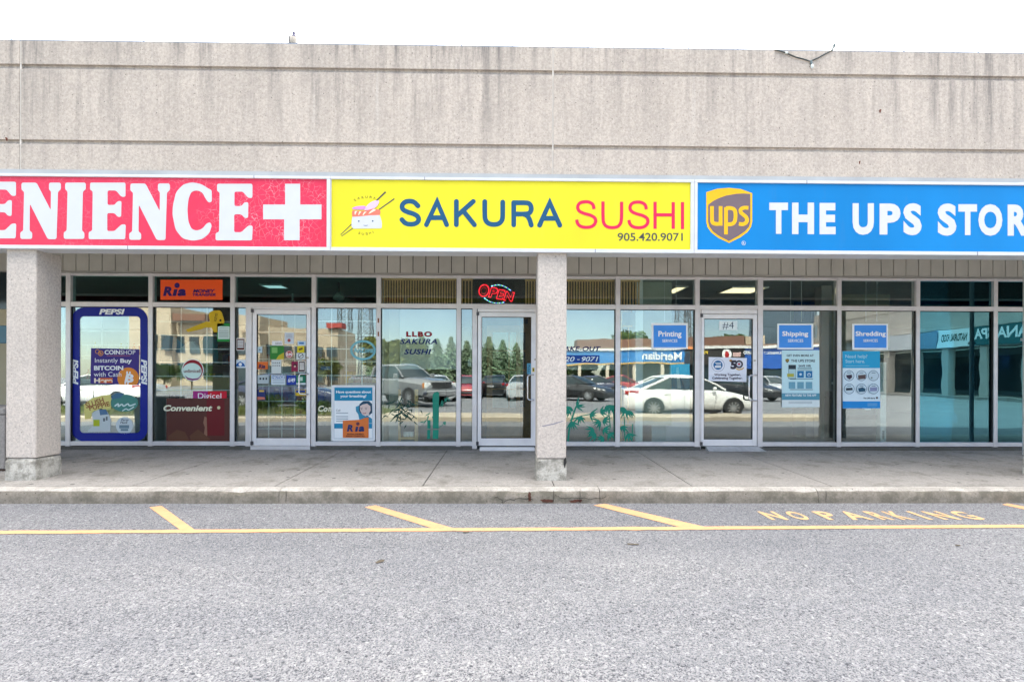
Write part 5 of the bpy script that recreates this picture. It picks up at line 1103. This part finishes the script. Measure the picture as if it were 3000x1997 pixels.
# downpipe at the right edge
X = P(2997.5, 1200, 7.6)[0] + .05; t = thing('downpipe', 'white downpipe just showing at the right edge of the shopfront', 'pipe', (X, 7.6, sw_z(7.6)))
part('pipe', B().cyl((X - .02, 7.6, sw_z(7.6)), (X - .02, 7.6, Z_SOF - .01), .03, n=14), plain('white_pier', (.7, .7, .7), .6), t, smooth=50); part('bracket', B().box(X - .055, X + .015, 7.565, 7.64, 1.9, 1.94), alum, t)
#@@SECTION5
# ================================================================== ACROSS THE LOT (what the glass reflects)
def RM(px, py, D):                       # point whose mirror image in the shop glass is seen at this pixel
    X, Z = P(px, py, D); return X, 2 * GY - D, Z
# ------------------------------------------------------------------ kerbed island with grass and shrubs
isl = plain('island_concrete', (.42, .36, .28), .85, 0, .2, 3)
b = B(); q = [(-22, .95, 0), (-8, .75, 0), (-2, .45, 0), (4, .2, 0), (10.4, .05, 0), (10.9, -.5, 0), (10.5, -1.05, 0), (4, -1.0, 0), (-3.2, -1.3, 0), (-3.6, -3.4, 0), (-22, -3.4, 0)]
b.loft([[(x, y, -.08) for x, y, _ in q], [(x, y, .07) for x, y, _ in q], [(x + (.05 if x < -20 else -.04 if x > 9 else 0), y + (-.05 if y > -.1 else .05), .1) for x, y, _ in q]])
struct('traffic_island', b, isl, smooth=30)
gm = plain('grass_blade', (.12, .15, .03), .7, 0, .5, 2.0)
b = B(); rg = random.Random(5)
for i in range(9000):
    x = rg.uniform(-21.6, -3.8); y = rg.uniform(-3.2, .35 - (x + 22) * .012); h = rg.uniform(.05, .2) * (1.6 if rg.random() < .15 else 1); a = rg.uniform(0, 6.28); l = rg.uniform(-.08, .08)
    b.add([(x, y, .09), (x + .02 * math.cos(a), y + .02 * math.sin(a), .09), (x + l, y + l * .5, .1 + h)], [(0, 1, 2)])
o = bpy.data.objects.new('grass', b.mesh('grass', gm)); COL.objects.link(o); o['kind'] = 'stuff'; o['label'] = 'long yellowing grass on the kerbed island'
struct('island_soil', B().add([(-21.7, .6, .102), (-4, .35, .102), (-3.9, -3.2, .102), (-21.7, -3.2, .102)], [(0, 3, 2, 1)]), plain('soil', (.10, .085, .04), .9, 0, .4), recalc=False)
def leaves(b, rnd, c, r, n, sz, flat=1):
    for i in range(n):
        u = Vector((rnd.gauss(0, 1), rnd.gauss(0, 1), rnd.gauss(0, 1))).normalized() * (rnd.random() ** .45)
        p = Vector((c[0] + u.x * r[0], c[1] + u.y * r[1], c[2] + u.z * r[2])); a = Vector((rnd.gauss(0, 1), rnd.gauss(0, 1), rnd.gauss(0, flat))).normalized(); d = a.orthogonal().normalized()
        s = sz * rnd.uniform(.6, 1.4); b.add([p - a * s, p + d * s * .5, p + a * s, p - d * s * .5], [(0, 1, 2, 3)])
lm = [plain('leaf_green', (.085, .15, .03), .6, 0, .45, .9), plain('leaf_yellow_green', (.2, .22, .06), .6, 0, .4, .9), plain('spruce_needles', (.12, .18, .10), .7, 0, .5, .8)]
bark = plain('bark', (.10, .07, .05), .9, 0, .3, 6)
def shrub(x, y, r, h, lab):
    rn = random.Random(int(x * 31 + y * 7)); t = thing('shrub', lab, 'shrub', (x, y, .1), 'shrubs on the island'); b = B()
    for k in range(5): leaves(b, rn, (x + rn.uniform(-r, r) * .6, y + rn.uniform(-r, r) * .5, .1 + h * rn.uniform(.35, .7)), (r * .6, r * .5, h * .4), 200, .05)
    part('foliage', b, lm[0], t, recalc=False)
    b = B()
    for k in range(4): b.cyl((x, y, .08), (x + rn.uniform(-.2, .2), y + rn.uniform(-.2, .2), .1 + h * .6), .012, .006, 6)
    part('stem', b, bark, t)
for i, (x, y, r, h, w) in enumerate(((-12.6, -1.2, .55, .55, 'broad low'), (-9.2, -.9, .5, .5, 'small round'), (-8.0, -1.6, .6, .6, 'tallest'), (-6.4, -1.1, .5, .45, 'flat-topped'), (-5.0, -1.8, .6, .5, 'rightmost'))):
    shrub(x, y, r, h, w + ' green shrub on the grassy island mirrored in the left windows')
# ------------------------------------------------------------------ vehicles
tyre = plain('tyre_rubber', (.02, .02, .02), .8); rimm = plain('alloy_rim', (.55, .56, .58), .3, .7); cglass = plain('car_glass', (.015, .03, .035), .04, 0, .1); lampw = plain('headlamp_glass', (.7, .72, .72), .1); lampr = plain('tail_lamp', (.4, .01, .015), .2); plast = plain('black_plastic', (.025, .025, .027), .5); chrome = plain('chrome', (.7, .7, .7), .12, 1)
def paint(name, rgb):
    if name in MATS: return MATS[name]
    m = plain(name, rgb, .22, 0, .04); b = m.node_tree.nodes['Principled BSDF']; b.inputs['Coat Weight'].default_value = .8; b.inputs['Coat Roughness'].default_value = .03; return m
def lpart(name, b, mat, p, smooth=None, bevel=0, recalc=True): return part(name, b, mat, p, smooth, bevel, local=True, recalc=recalc)
def wheels(t, xs, hw, r, wd):
    for x in xs:
        for s in (-1, 1):
            y = s * (hw - wd / 2 + .01)
            b = B(); n = 24; rings = []
            for yy, rr in ((-wd / 2, r * .62), (-wd / 2, r * .93), (-wd / 2 + .03, r), (wd / 2 - .03, r), (wd / 2, r * .93), (wd / 2, r * .62)): rings.append([(x + rr * math.cos(2 * math.pi * i / n), y + yy, r + rr * math.sin(2 * math.pi * i / n)) for i in range(n)])
            b.loft(rings); wl_ = lpart('wheel', b, tyre, t, 40)
            b = B(); yo = y + s * (wd / 2 + .004)
            b.cyl((x, yo - s * .02, r), (x, yo, r), .07, n=10)
            for k in range(10):
                a = k * .6283; b.obox((x + .5 * r * .62 * math.cos(a) * 1.1, yo - s * .008, r + .5 * r * .62 * math.sin(a) * 1.1), (r * .3 * math.cos(a), 0, r * .3 * math.sin(a)), (0, .006, 0), (-.02 * math.sin(a), 0, .02 * math.cos(a)))
            for i in range(24):
                a0, a1 = i * .2618, (i + 1) * .2618; b.add([(x + q * math.cos(a), yo - s * .004, r + q * math.sin(a)) for a, q in ((a0, r * .6), (a1, r * .6), (a1, r * .68), (a0, r * .68))], [(0, 1, 2, 3)])
            lpart('rim', b, rimm, wl_)
def body_loft(st, hw, zb, flare=.0):
    rings = []
    for x, zt, ww, zs in st:   # x, deck height, half width factor, shoulder height
        w_ = hw * ww
        half = [(w_ * .82, zb), (w_ * .97, zb + .1), (w_ * 1.0, zb + (zs - zb) * .45), (w_ * .985, zs - .05), (w_ * .93, zs), (w_ * .78, zt - .015), (w_ * .4, zt + .012)]
        rings.append([(x, y, z) for y, z in half] + [(x, -y, z) for y, z in reversed(half)])
    return B().loft(rings)
def arch(t, xs, hw, r):
    for x in xs:
        for s in (-1, 1): lpart('wheel_arch', B().add([(x + r * 1.13 * math.cos(a), s * (hw + .004), max(.2, r + r * 1.13 * math.sin(a))) for a in [math.pi * k / 14 - .1 for k in range(16)]] , [tuple(range(16))]), plast, t, recalc=False)
def sedan(label, col, name, group):
    t = thing('parked_car', label, 'car', (0, 0, 0), group); pm = paint(name, col); hw = .885
    st = [(-2.32, .74, .74, .6), (-2.29, .95, .84, .8), (-2.12, .995, .93, .89), (-1.7, 1.01, .975, .93), (-1.0, 1.0, 1, .935), (.2, .985, 1, .92), (.95, .955, .995, .9), (1.4, .885, .98, .85), (1.8, .80, .94, .76), (2.1, .70, .86, .655), (2.24, .61, .76, .57), (2.31, .5, .64, .47)]
    body = lpart('body', body_loft(st, hw, .2), pm, t, 50)
    def ring(xa, xb, w_, z): return [(xa, -w_ * .88, z), (xa - .06, -w_ * .4, z), (xa - .06, w_ * .4, z), (xa, w_ * .88, z), ((xa + xb) / 2 - .3, w_, z), ((xa + xb) / 2 + .3, w_ * .99, z), (xb, w_ * .86, z), (xb + .1, w_ * .4, z), (xb + .1, -w_ * .4, z), (xb, -w_ * .86, z), ((xa + xb) / 2 + .3, -w_ * .99, z), ((xa + xb) / 2 - .3, -w_, z)]
    lpart('window_glass', B().loft([ring(-1.85, 1.22, .80, .94), ring(-1.38, .86, .745, 1.13), ring(-.86, .42, .66, 1.32), ring(-.56, .1, .59, 1.415)]), cglass, t, 50)
    lpart('roof', B().loft([ring(-.88, .32, .652, 1.345), ring(-.7, .16, .62, 1.41), ring(-.55, .0, .52, 1.447), ring(-.36, -.1, .2, 1.455)]), pm, t, 60)
    for s in (-1, 1):
        lpart('window_pillar', B().tube([(1.22, s * .70, .94), (.86, s * .65, 1.13), (.42, s * .58, 1.32), (.2, s * .555, 1.39)], .034, 6), pm, t); lpart('window_pillar', B().tube([(-1.7, s * .735, .97), (-1.24, s * .695, 1.14), (-.82, s * .625, 1.31), (-.6, s * .57, 1.4)], .05, 6), pm, t)
        lpart('window_pillar', B().tube([(-.22, s * .805, .95), (-.27, s * .74, 1.14), (-.33, s * .655, 1.33)], .028, 6), plast, t)
        lpart('door_seam', B().tube([(.78, s * .893, .93), (.8, s * .893, .6), (.7, s * .89, .28)], .006, 4).tube([(-.28, s * .895, .93), (-.3, s * .895, .28)], .006, 4), plast, t)
        for x in (.05, -.95): lpart('door_handle', B().tube([(x, s * .885, .8), (x + .03, s * .905, .81), (x + .16, s * .905, .81), (x + .19, s * .885, .8)], .012, 6), chrome if name != 'white_car_paint' else pm, t)
        lpart('side_mirror', B().ell((.72, s * .95, .99), .07, .1, .06, 10, 6), pm, t, 60)
        lpart('headlight', B().add([(2.2, s * .5, .655), (2.25, s * .5, .6), (2.12, s * .74, .6), (1.75, s * .85, .69), (1.72, s * .835, .745), (2.05, s * .68, .705)], [(0, 1, 2, 3, 4, 5)]), lampw if name == 'white_car_paint' else lampw, t, recalc=False)
        lpart('taillight', B().obox((-2.2, s * .68, .86), (.05, s * .05, 0), (-.05, s * .1, 0), (0, 0, .06)).obox((-1.98, s * .8, .88), (.16, s * .03, 0), (0, .02, 0), (0, 0, .05)), lampr, t, bevel=.01)
    lpart('bumper', B().box(2.16, 2.33, -.45, .45, .28, .46), plast, t, bevel=.03); lpart('side_sill', B().box(-1.0, 1.0, -.86, .86, .17, .24), plast, t)
    lpart('licence_plate', B().box(-2.335, -2.31, -.2, .2, .66, .78), rimm, t)
    arch(t, (1.4, -1.3), .884, .325); wheels(t, (1.4, -1.3), .888, .325, .21)
    return t
def pickup(label, col, name):
    t = thing('pickup_truck', label, 'pickup truck', (0, 0, 0)); pm = paint(name, col); hw = 1.0
    lpart('body', body_loft([(-2.9, 1.28, .96, 1.2), (-2.85, 1.36, .98, 1.25), (-.6, 1.36, 1, 1.25), (.9, 1.36, 1, 1.24), (1.15, 1.34, .995, 1.2), (2.4, 1.25, .98, 1.1), (2.78, 1.18, .95, 1.02), (2.9, .95, .92, .85)], hw, .45), pm, t, 40)
    def ring(xa, xb, w_, z): return [(xa, -w_ * .95, z), (xa, w_ * .95, z), ((xa + xb) / 2, w_, z), (xb, w_ * .92, z), (xb + .07, 0, z), (xb, -w_ * .92, z), ((xa + xb) / 2, -w_, z)]
    lpart('window_glass', B().loft([ring(-.98, 1.3, .9, 1.34), ring(-.92, .5, .74, 1.86)]), cglass, t, 20); lpart('roof', B().loft([ring(-.95, .55, .76, 1.84), ring(-.9, .4, .7, 1.93), ring(-.6, .1, .4, 1.95)]), pm, t, 60)
    for s in (-1, 1):
        lpart('window_pillar', B().tube([(1.3, s * .85, 1.33), (.52, s * .7, 1.85)], .035, 6), pm, t); lpart('window_pillar', B().tube([(-.95, s * .9, 1.33), (-.92, s * .73, 1.86)], .08, 6), pm, t); lpart('window_pillar', B().tube([(.1, s * .92, 1.33), (.06, s * .745, 1.86)], .035, 6), plast, t)
        lpart('headlight', B().obox((2.82, s * .78, .98), (.05, 0, 0), (0, .16, 0), (0, 0, .11)), lampw, t, bevel=.02); lpart('indicator', B().obox((2.76, s * .93, .98), (.05, 0, 0), (0, .03, 0), (0, 0, .1)), plain('amber', (.6, .2, .02), .3), t)
        lpart('side_mirror', B().obox((1.05, s * 1.1, 1.4), (.05, 0, 0), (0, .1, 0), (0, 0, .1)), pm, t, bevel=.03); lpart('door_seam', B().tube([(1.1, s * 1.004, 1.2), (1.08, s * 1.008, .55)], .006, 4).tube([(.05, s * 1.004, 1.2), (.03, s * 1.008, .55)], .006, 4), plast, t)
    lpart('grille', B().box(2.8, 2.91, -.6, .6, .82, 1.12), plast, t, bevel=.02)
    lpart('bumper', B().box(2.75, 3.02, -.95, .95, .5, .74), chrome, t, bevel=.04)
    lpart('cargo_bed', B().box(-2.7, -1.05, -.8, .8, 1.371, 1.378), plast, t)
    arch(t, (1.85, -1.75), .998, .42); wheels(t, (1.85, -1.75), 1.0, .41, .27)
    return t
def put(t, x, y, deg): t.location = (x, y, lot_z(y)); t.rotation_euler.z = R(deg); return t
GC = 'cars parked across the lot'
white = put(sedan('white sedan side-on along the kerbed island, mirrored right of the middle pillar', (.80, .80, .79), 'white_car_paint', GC), 6.42, -2.15, 0)
navy_c = put(sedan('navy sedan behind the grassy island, mirrored in the first glass door', (.012, .022, .07), 'navy_car_paint', GC), -9.6, -6.2, 0)
silver = put(sedan('silver sedan parked just right of the grey pickup', (.42, .44, .46), 'silver_car_paint', GC), -3.9, -12.8, 70)
red_c = put(sedan('red sedan parked beyond the silver sedan', (.32, .02, .03), 'red_car_paint', GC), -2.2, -16.5, 90)
black_c = put(sedan('black sedan mirrored beside the right edge of the middle pillar', (.012, .013, .015), 'black_car_paint', GC), 4.0, -13.5, 35)
truck = put(pickup('grey crew cab pickup angled towards the sushi shop window', (.17, .18, .19), 'grey_truck_paint'), -5.0, -8.6, 40)
bpy.context.view_layer.update()
for t in (white, navy_c, silver, red_c, black_c): index_kids(t)
for src, x, y, a, lab in ((white, -17.4, -6.4, 180, 'white sedan at the far left behind the grassy island'), (navy_c, 6.6, -21, 10, 'navy sedan in the far row left of the white sedan roof'), (red_c, 9.6, -25.5, 20, 'red sedan in the far row behind the navy one'), (silver, 1.3, -15, -80, 'silver sedan mirrored through the sushi shop door'),
                          (white, 13.2, -27, 10, 'white sedan far off in front of the blue-banded plaza'), (black_c, 14.6, -15, 60, 'black sedan mirrored left of the offers poster'), (black_c, -.6, -18.5, -85, 'black sedan behind the silver one in the sushi door glass'), (silver, 20, -22, 90, 'silver sedan near the far right wing')):
    c = copy_tree(src); c.location = (x, y, lot_z(y)); c.rotation_euler.z = R(a); c['label'] = lab
# ------------------------------------------------------------------ trees
def spruce(x, y, h, lab, seed):
    rn = random.Random(seed); t = thing('spruce_tree', lab, 'tree', (x, y, -.06), 'trees beyond the lot'); b = B(); k = int(h * 5)
    for i in range(k):
        f = i / k; z = h * (.08 + .9 * f); r = (h * .31) * (1 - f) ** .75 * rn.uniform(.75, 1.15) + .08; n = int(7 + 9 * (1 - f)); a0 = rn.random() * 6
        for j in range(n):
            a = a0 + 6.283 * j / n + rn.gauss(0, .15); rr = r * rn.uniform(.7, 1.15); ca, sa = math.cos(a), math.sin(a); dz = rr * rn.uniform(.15, .45)
            for q in range(4):
                u0 = .25 + .22 * q; w_ = rr * .2 * (1.1 - u0) + .05; px, py = x + ca * rr * u0, y + sa * rr * u0; zz = z - dz * u0
                b.add([(px, py, zz + .1), (px + ca * rr * .25 - sa * w_, py + sa * rr * .25 + ca * w_, zz - .12), (px + ca * rr * .34, py + sa * rr * .34, zz - .04), (px + ca * rr * .25 + sa * w_, py + sa * rr * .25 - ca * w_, zz - .14)], [(0, 1, 2, 3)])
    part('crown', b, lm[2], t, recalc=False); part('trunk', B().cyl((x, y, -.1), (x, y, h * .97), h * .018, .01, 8), bark, t); return t
def broadleaf(x, y, h, lab, seed, mat):
    rn = random.Random(seed); t = thing('leafy_tree', lab, 'tree', (x, y, -.06), 'trees beyond the lot'); b = B(); tr = B().cyl((x, y, -.1), (x, y, h * .5), h * .03, h * .018, 8)
    for i in range(30):
        a = rn.random() * 6.28; rr = h * .36 * rn.random() ** .5; c = (x + rr * math.cos(a), y + rr * math.sin(a), h * (.36 + .5 * rn.random() ** .8)); leaves(b, rn, c, (h * .15, h * .15, h * .12), 120, h * .034); tr.cyl((x, y, h * .4), c, h * .012, .01, 5)
    part('crown', b, mat, t, recalc=False); part('trunk', tr, bark, t); return t
for i, (px, D, top) in enumerate(((1085, 62, 1052), (1236, 54, 966), (1283, 50, 985), (1322, 56, 982), (1432, 52, 980), (1474, 56, 988), (1512, 62, 998), (1550, 60, 1000), (1366, 58, 994), (1700, 62, 1005))):
    X, Y, Z = RM(px, top, D); spruce(X, Y, Z + .06, 'dark spruce, number %s from the left in the row mirrored around the sushi shop' % ('one two three four six seven eight nine five ten'.split()[i]), i)
for i, (px, D, top, k) in enumerate(((960, 60, 1045, 1), (1128, 46, 985, 1), (1190, 50, 992, 1), (1400, 66, 1010, 0), (1640, 66, 1020, 0), (1855, 75, 962, 0), (2128, 62, 975, 0), (2213, 66, 985, 0), (2260, 62, 988, 0), (560, 46, 1060, 0), (640, 46, 1062, 0), (480, 46, 1064, 0))):
    X, Y, Z = RM(px, top, D); broadleaf(X, Y, Z + .06, '%s leafy tree mirrored %s' % (('dark green', 'yellow-green')[k], ('low above the fourth window hedge', 'left of LLBO lettering', 'right of LLBO lettering', 'left of the spruces in the sushi door', 'just right of the middle pillar', 'tall behind the Printing sign', 'above the number card', 'left of the Shipping sign', 'behind the Shipping sign', 'below the yellow key', 'right of the phone card sticker', 'left of the phone card sticker')[i]), 40 + i, lm[k])
# ------------------------------------------------------------------ far buildings
def wbox(b, px0, px1, D0, D1, z0, z1, dep=8):
    x0, y0, _ = RM(px0, 1100, D0); x1, y1, _ = RM(px1, 1100, D1)
    return b.add([(x0, y0, z0), (x1, y1, z0), (x1, y1 - dep, z0), (x0, y0 - dep, z0), (x0, y0, z1), (x1, y1, z1), (x1, y1 - dep, z1), (x0, y0 - dep, z1)], [(0, 3, 2, 1), (4, 5, 6, 7), (0, 1, 5, 4), (1, 2, 6, 5), (2, 3, 7, 6), (3, 0, 4, 7)])
beige = plain('beige_stucco', (.46, .38, .28), .85, 0, .08, 1.2); brownb = plain('brown_brick', (.19, .10, .07), .85, 0, .15, 3); wdk = plain('far_window', (.03, .05, .06), .1)
X, Y, _ = RM(700, 1100, 62); t = thing('office_block', 'beige flat-roofed office block beyond the lot mirrored in the left windows', 'building', (X, Y, 0))
b = B(); wbox(b, 380, 500, 60, 61, -.1, 9.5); wbox(b, 500.3, 680, 62, 62.5, -.1, 7.6); wbox(b, 680.4, 760, 61, 61.2, -.1, 8.4); wbox(b, 760.4, 990, 63, 66, -.1, 7.2)
part('wall', b, beige, t)
b = B(); wbox(b, 505, 600, 61, 61.2, 7.65, 8.5, 3); part('brick_parapet', b, brownb, t); b = B(); wbox(b, 955, 1000, 65, 65.4, 7.25, 7.9, 2); part('brick_parapet', b, plain('red_roof', (.35, .05, .04), .8), t)
for px, wd, z0, z1, D in [(395 + 38 * i, 24, 1, 2.6, 60.3) for i in range(3)] + [(395 + 38 * i, 24, 4.2, 6, 60.3) for i in range(3)] + [(512 + 42 * i, 30, .8, 2.8, 62) for i in range(4)] + [(512 + 42 * i, 30, 4, 6, 62) for i in range(4)] + [(690, 55, 3.8, 5.2, 60.9), (690, 55, .6, 2.6, 60.9)] + [(775 + 45 * i, 30, 3.6, 5, 62.8 + .5 * i) for i in range(5)] + [(775 + 45 * i, 30, .6, 2.4, 62.8 + .5 * i) for i in range(5)]:
    b = B(); wbox(b, px, px + wd, D, D + .1, z0, z1, .6); part('window', b, wdk, t)
b = B(); wbox(b, 700, 990, 60.6, 63.4, 6.2, 6.5, .3); part('ledge', b, plain('tan_ledge', (.36, .28, .2), .8), t)
# lattice masts
stl = plain('galvanised_steel', (.14, .15, .16), .5, .5)
def mast(lab):
    t = thing('lattice_mast', lab, 'mast', (0, 0, 0), 'lattice transmission masts'); H_, w0, w1, n = 46, 1.5, .9, 22
    def q(k): f = k / n; w_ = w0 + (w1 - w0) * f; return [(w_ * a, w_ * c, H_ * f) for a, c in ((-1, -1), (1, -1), (1, 1), (-1, 1))]
    for i in range(4): lpart('leg', B().cyl(q(0)[i], q(n)[i], .13, .1, 6), stl, t)
    b = B()
    for k in range(n):
        a, c = q(k), q(k + 1)
        for i in range(4): b.cyl(a[i], c[(i + 1) % 4], .06, n=4); b.cyl(a[(i + 1) % 4], c[i], .06, n=4); b.cyl(c[i], c[(i + 1) % 4], .05, n=4)
    lpart('bracing', b, stl, t)
    b = B()
    for z in (30, 37, 44): b.obox((0, 0, z), (6, 0, 0), (0, .3, 0), (0, 0, .25))
    lpart('cross_arm', b, stl, t); return t
m1 = mast('leftmost lattice mast mirrored high in the fourth window'); X, Y, _ = RM(1010, 1000, 118); m1.location = (X, Y, -.1); bpy.context.view_layer.update(); index_kids(m1)
for px, D, lab in ((1073, 122, 'second lattice mast mirrored high in the fourth window'), (1998, 112, 'lattice mast mirrored behind the Printing sign'), (2026, 124, 'lattice mast mirrored just left of the numbered door')):
    c = copy_tree(m1); X, Y, _ = RM(px, 1000, D); c.location = (X, Y, -.1); c['label'] = lab
# plaza opposite with a blue fascia
X, Y, _ = RM(1950, 1100, 46); t = thing('opposite_plaza', 'low plaza with blue fascia and brown roof across the lot mirrored right of the pillar', 'building', (X, Y, 0))
def pw_(px): return 50 - (px - 1640) * .0125
def wp(nm, px0, px1, z0, z1, mat, off=0, dep=.3): b = B(); wbox(b, px0, px1, pw_(px0) - off, pw_(px1) - off, z0, z1, dep); return part(nm, b, mat, t)
wp('wall', 1890, 2420, -.1, 2.6, plain('dark_shopfront', (.05, .055, .06), .3), -1, 12); wp('roof', 1640, 2430, 3.95, 4.1, plain('brown_roof', (.2, .12, .085), .9), -.5, 12); wp('roof_screen', 1690, 2180, 4.12, 5.0, brownb, -2.2, 2); wp('roof_screen', 2184, 2240, 4.12, 4.95, beige, -2.2, 2)
wp('cornice', 1640, 2008, 3.72, 3.95, plain('far_white_trim', (.7, .7, .68), .6), .15, .6); wp('cornice', 2008.3, 2062, 3.72, 3.95, plain('far_orange_trim', (.7, .25, .08), .6), .15, .6); wp('cornice', 2062.3, 2430, 3.72, 3.95, plain('far_white_trim', (.7, .7, .68), .6), .15, .6)
bluef = plain('far_blue_fascia', (.03, .2, .5), .4); wp('fascia', 1640, 2006, 2.55, 3.71, bluef, 0, .5); f2 = wp('fascia', 2006.3, 2180, 2.3, 3.71, plain('far_black_fascia', (.03, .025, .022), .5), .02, .5); wp('fascia', 2180.3, 2430, 2.0, 3.71, plain('far_royal_fascia', (.015, .1, .42), .4), .04, .5)
wp('fascia_trim', 1640, 2006, 2.42, 2.54, plain('far_gold_trim', (.6, .35, .08), .5), .02, .5); wp('wall_panel', 1965, 2022, -.1, 2.4, plain('far_teal_panel', (.02, .22, .38), .4), .3, .4)
for px in (1694, 1776, 1855, 1935): wp('column', px, px + 9, -.1, 2.42, plain('far_column', (.55, .48, .38), .8), 0, .3)
def far_text(txt, pxa, pxb, za_, zb_, mat, bold=.02):   # reads rightwards for someone facing the opposite plaza
    xa, ya, _ = RM(pxb, 1100, pw_(pxb) - .1); xb, yb, _ = RM(pxa, 1100, pw_(pxa) - .1); ux = Vector((xb - xa, yb - ya, 0)); ln = ux.length
    part('lettering', B().wtext(txt, (xa, ya + .03, za_), ux.normalized(), (0, 0, 1), ln, zb_ - za_, bold), mat, t, recalc=False)
wl_m = plain('far_letter_white', (.8, .82, .82), .4); yl_m = plain('far_letter_yellow', (.75, .55, .05), .4)
far_text('Meridian', 1882, 1998, 2.75, 3.5, wl_m); far_text('PIZZA', 2030, 2072, 3.2, 3.5, yl_m, .03); far_text('AUTHENTIC T', 2238, 2293, 3.2, 3.42, wl_m, .03); far_text('TEAMKO', 2176, 2206, 3.2, 3.5, wl_m, .03)
b = B(); x, y, z = RM(2130, 1040, pw_(2130) - .2); b.cyl((x, y, 3.25), (x, y + .05, 3.25), .4, n=20); part('round_logo', b, wl_m, t); part('round_logo_flame', B().ell((x, y + .06, 3.2), .18, .03, .26, 10, 6), lampr, t); wp('sign_plate', 2148, 2170, 3.05, 3.4, plain('far_pink_plate', (.6, .4, .38), .5), .06, .05)
wp('shop_window', 2030, 2180, .3, 2.1, wdk, .05, .1); wp('shop_window', 2240, 2400, .3, 1.9, wdk, .05, .1)
for i, (px, D) in enumerate(((1650, 47), (1735, 49), (1815, 48.5))):
    X, Y, Z = RM(px, 1090, D); broadleaf(X, Y - 4, 2.9, 'green bush under the canopy of the opposite plaza, %s of three' % ('left', 'middle', 'right')[i], 70 + i, lm[0])
# wing of the plaza at right angles, running away behind the camera's right
WX = 30.0; t = thing('plaza_wing', 'concrete plaza wing at right angles, mirrored in the teal windows at the right', 'building', (WX, -14, 0))
part('fascia_panel', B().box(WX, WX + 6, -33, 7.5, 4.55, 7.2), colm, t); part('fascia_panel', B().box(WX - .06, WX, -33, 7.5, 6.35, 7.2).box(WX - .06, WX, -33, 7.5, 4.55, 5.1), colm, t)
cl = B()
for i in range(40): y = -46 + i * .34; cl.box(WX - .05, WX + 5, y, y + .2, 4.4, 9.0)
part('metal_cladding', cl.box(WX + .05, WX + 5, -46, -33.01, -.1, 9), plain('blue_grey_cladding', (.28, .36, .42), .4, .3), t)
part('shop_wall', B().box(WX + 2.6, WX + 3, -33, 7.5, 0, 3.3), plain('wing_shopfront', (.10, .14, .15), .25), t); part('soffit', B().box(WX + .05, WX + 2.6, -33, 7.5, 3.32, 3.4), sofm, t); part('walkway', B().box(WX - .6, WX + 2.6, -33, 7.5, -.06, .12), pave, t)
for i in range(14): y = -32 + i * 2.7; part('pillar', B().box(WX - .02, WX + .5, y, y + .5, .12, 3.31), colm, t)
for i in range(14): y = -32 + i * 2.9; part('shop_window', B().box(WX + 2.56, WX + 2.61, y, y + 2.2, .4, 2.8), wdk, t)
for y0, y1, txt, fm, lm_ in ((-26, -20.9, '', plain('wing_grey_sign', (.5, .52, .55), .4), nv), (-18.6, -16.3, 'NATURAL FOOD', WH, I(20, 80, 70)), (-16.2, -12.4, 'ANA SPA', plain('wing_teal_sign', (.02, .12, .13), .4), WH), (-20.7, -18.7, '', plain('wing_blue_sign', (.2, .3, .42), .4), WH)):
    s = part('sign_panel', B().box(WX - .2, WX - .07, y0, y1, 3.35, 4.5), fm, t)
    if txt: part('lettering', B().wtext(txt, (WX - .205, y1 - .2, 3.7), (0, -1, 0), (0, 0, 1), (y1 - y0) - .4, .5 if len(txt) > 8 else .7, .03), lm_, s, recalc=False)
# lot markings and a planting strip in front of the wing
b = B()
for i in range(9): y = -28 + i * 2.8; b.add([(WX - 6.2, y, lot_z(y) + .004), (WX - 1.2, y, lot_z(y) + .004), (WX - 1.2, y + .1, lot_z(y) + .004), (WX - 6.2, y + .1, lot_z(y) + .004)], [(0, 1, 2, 3)])
struct('parking_bay_lines', b, plain('far_line', (.6, .6, .55), .8), recalc=False)
struct('grass_verge', B().add([(-40, -33, -.05), (28, -33, -.05), (28, -31.5, -.05), (-40, -31.5, -.05)], [(0, 1, 2, 3)]), plain('verge', (.12, .14, .04), .9, 0, .4, 1), recalc=False)
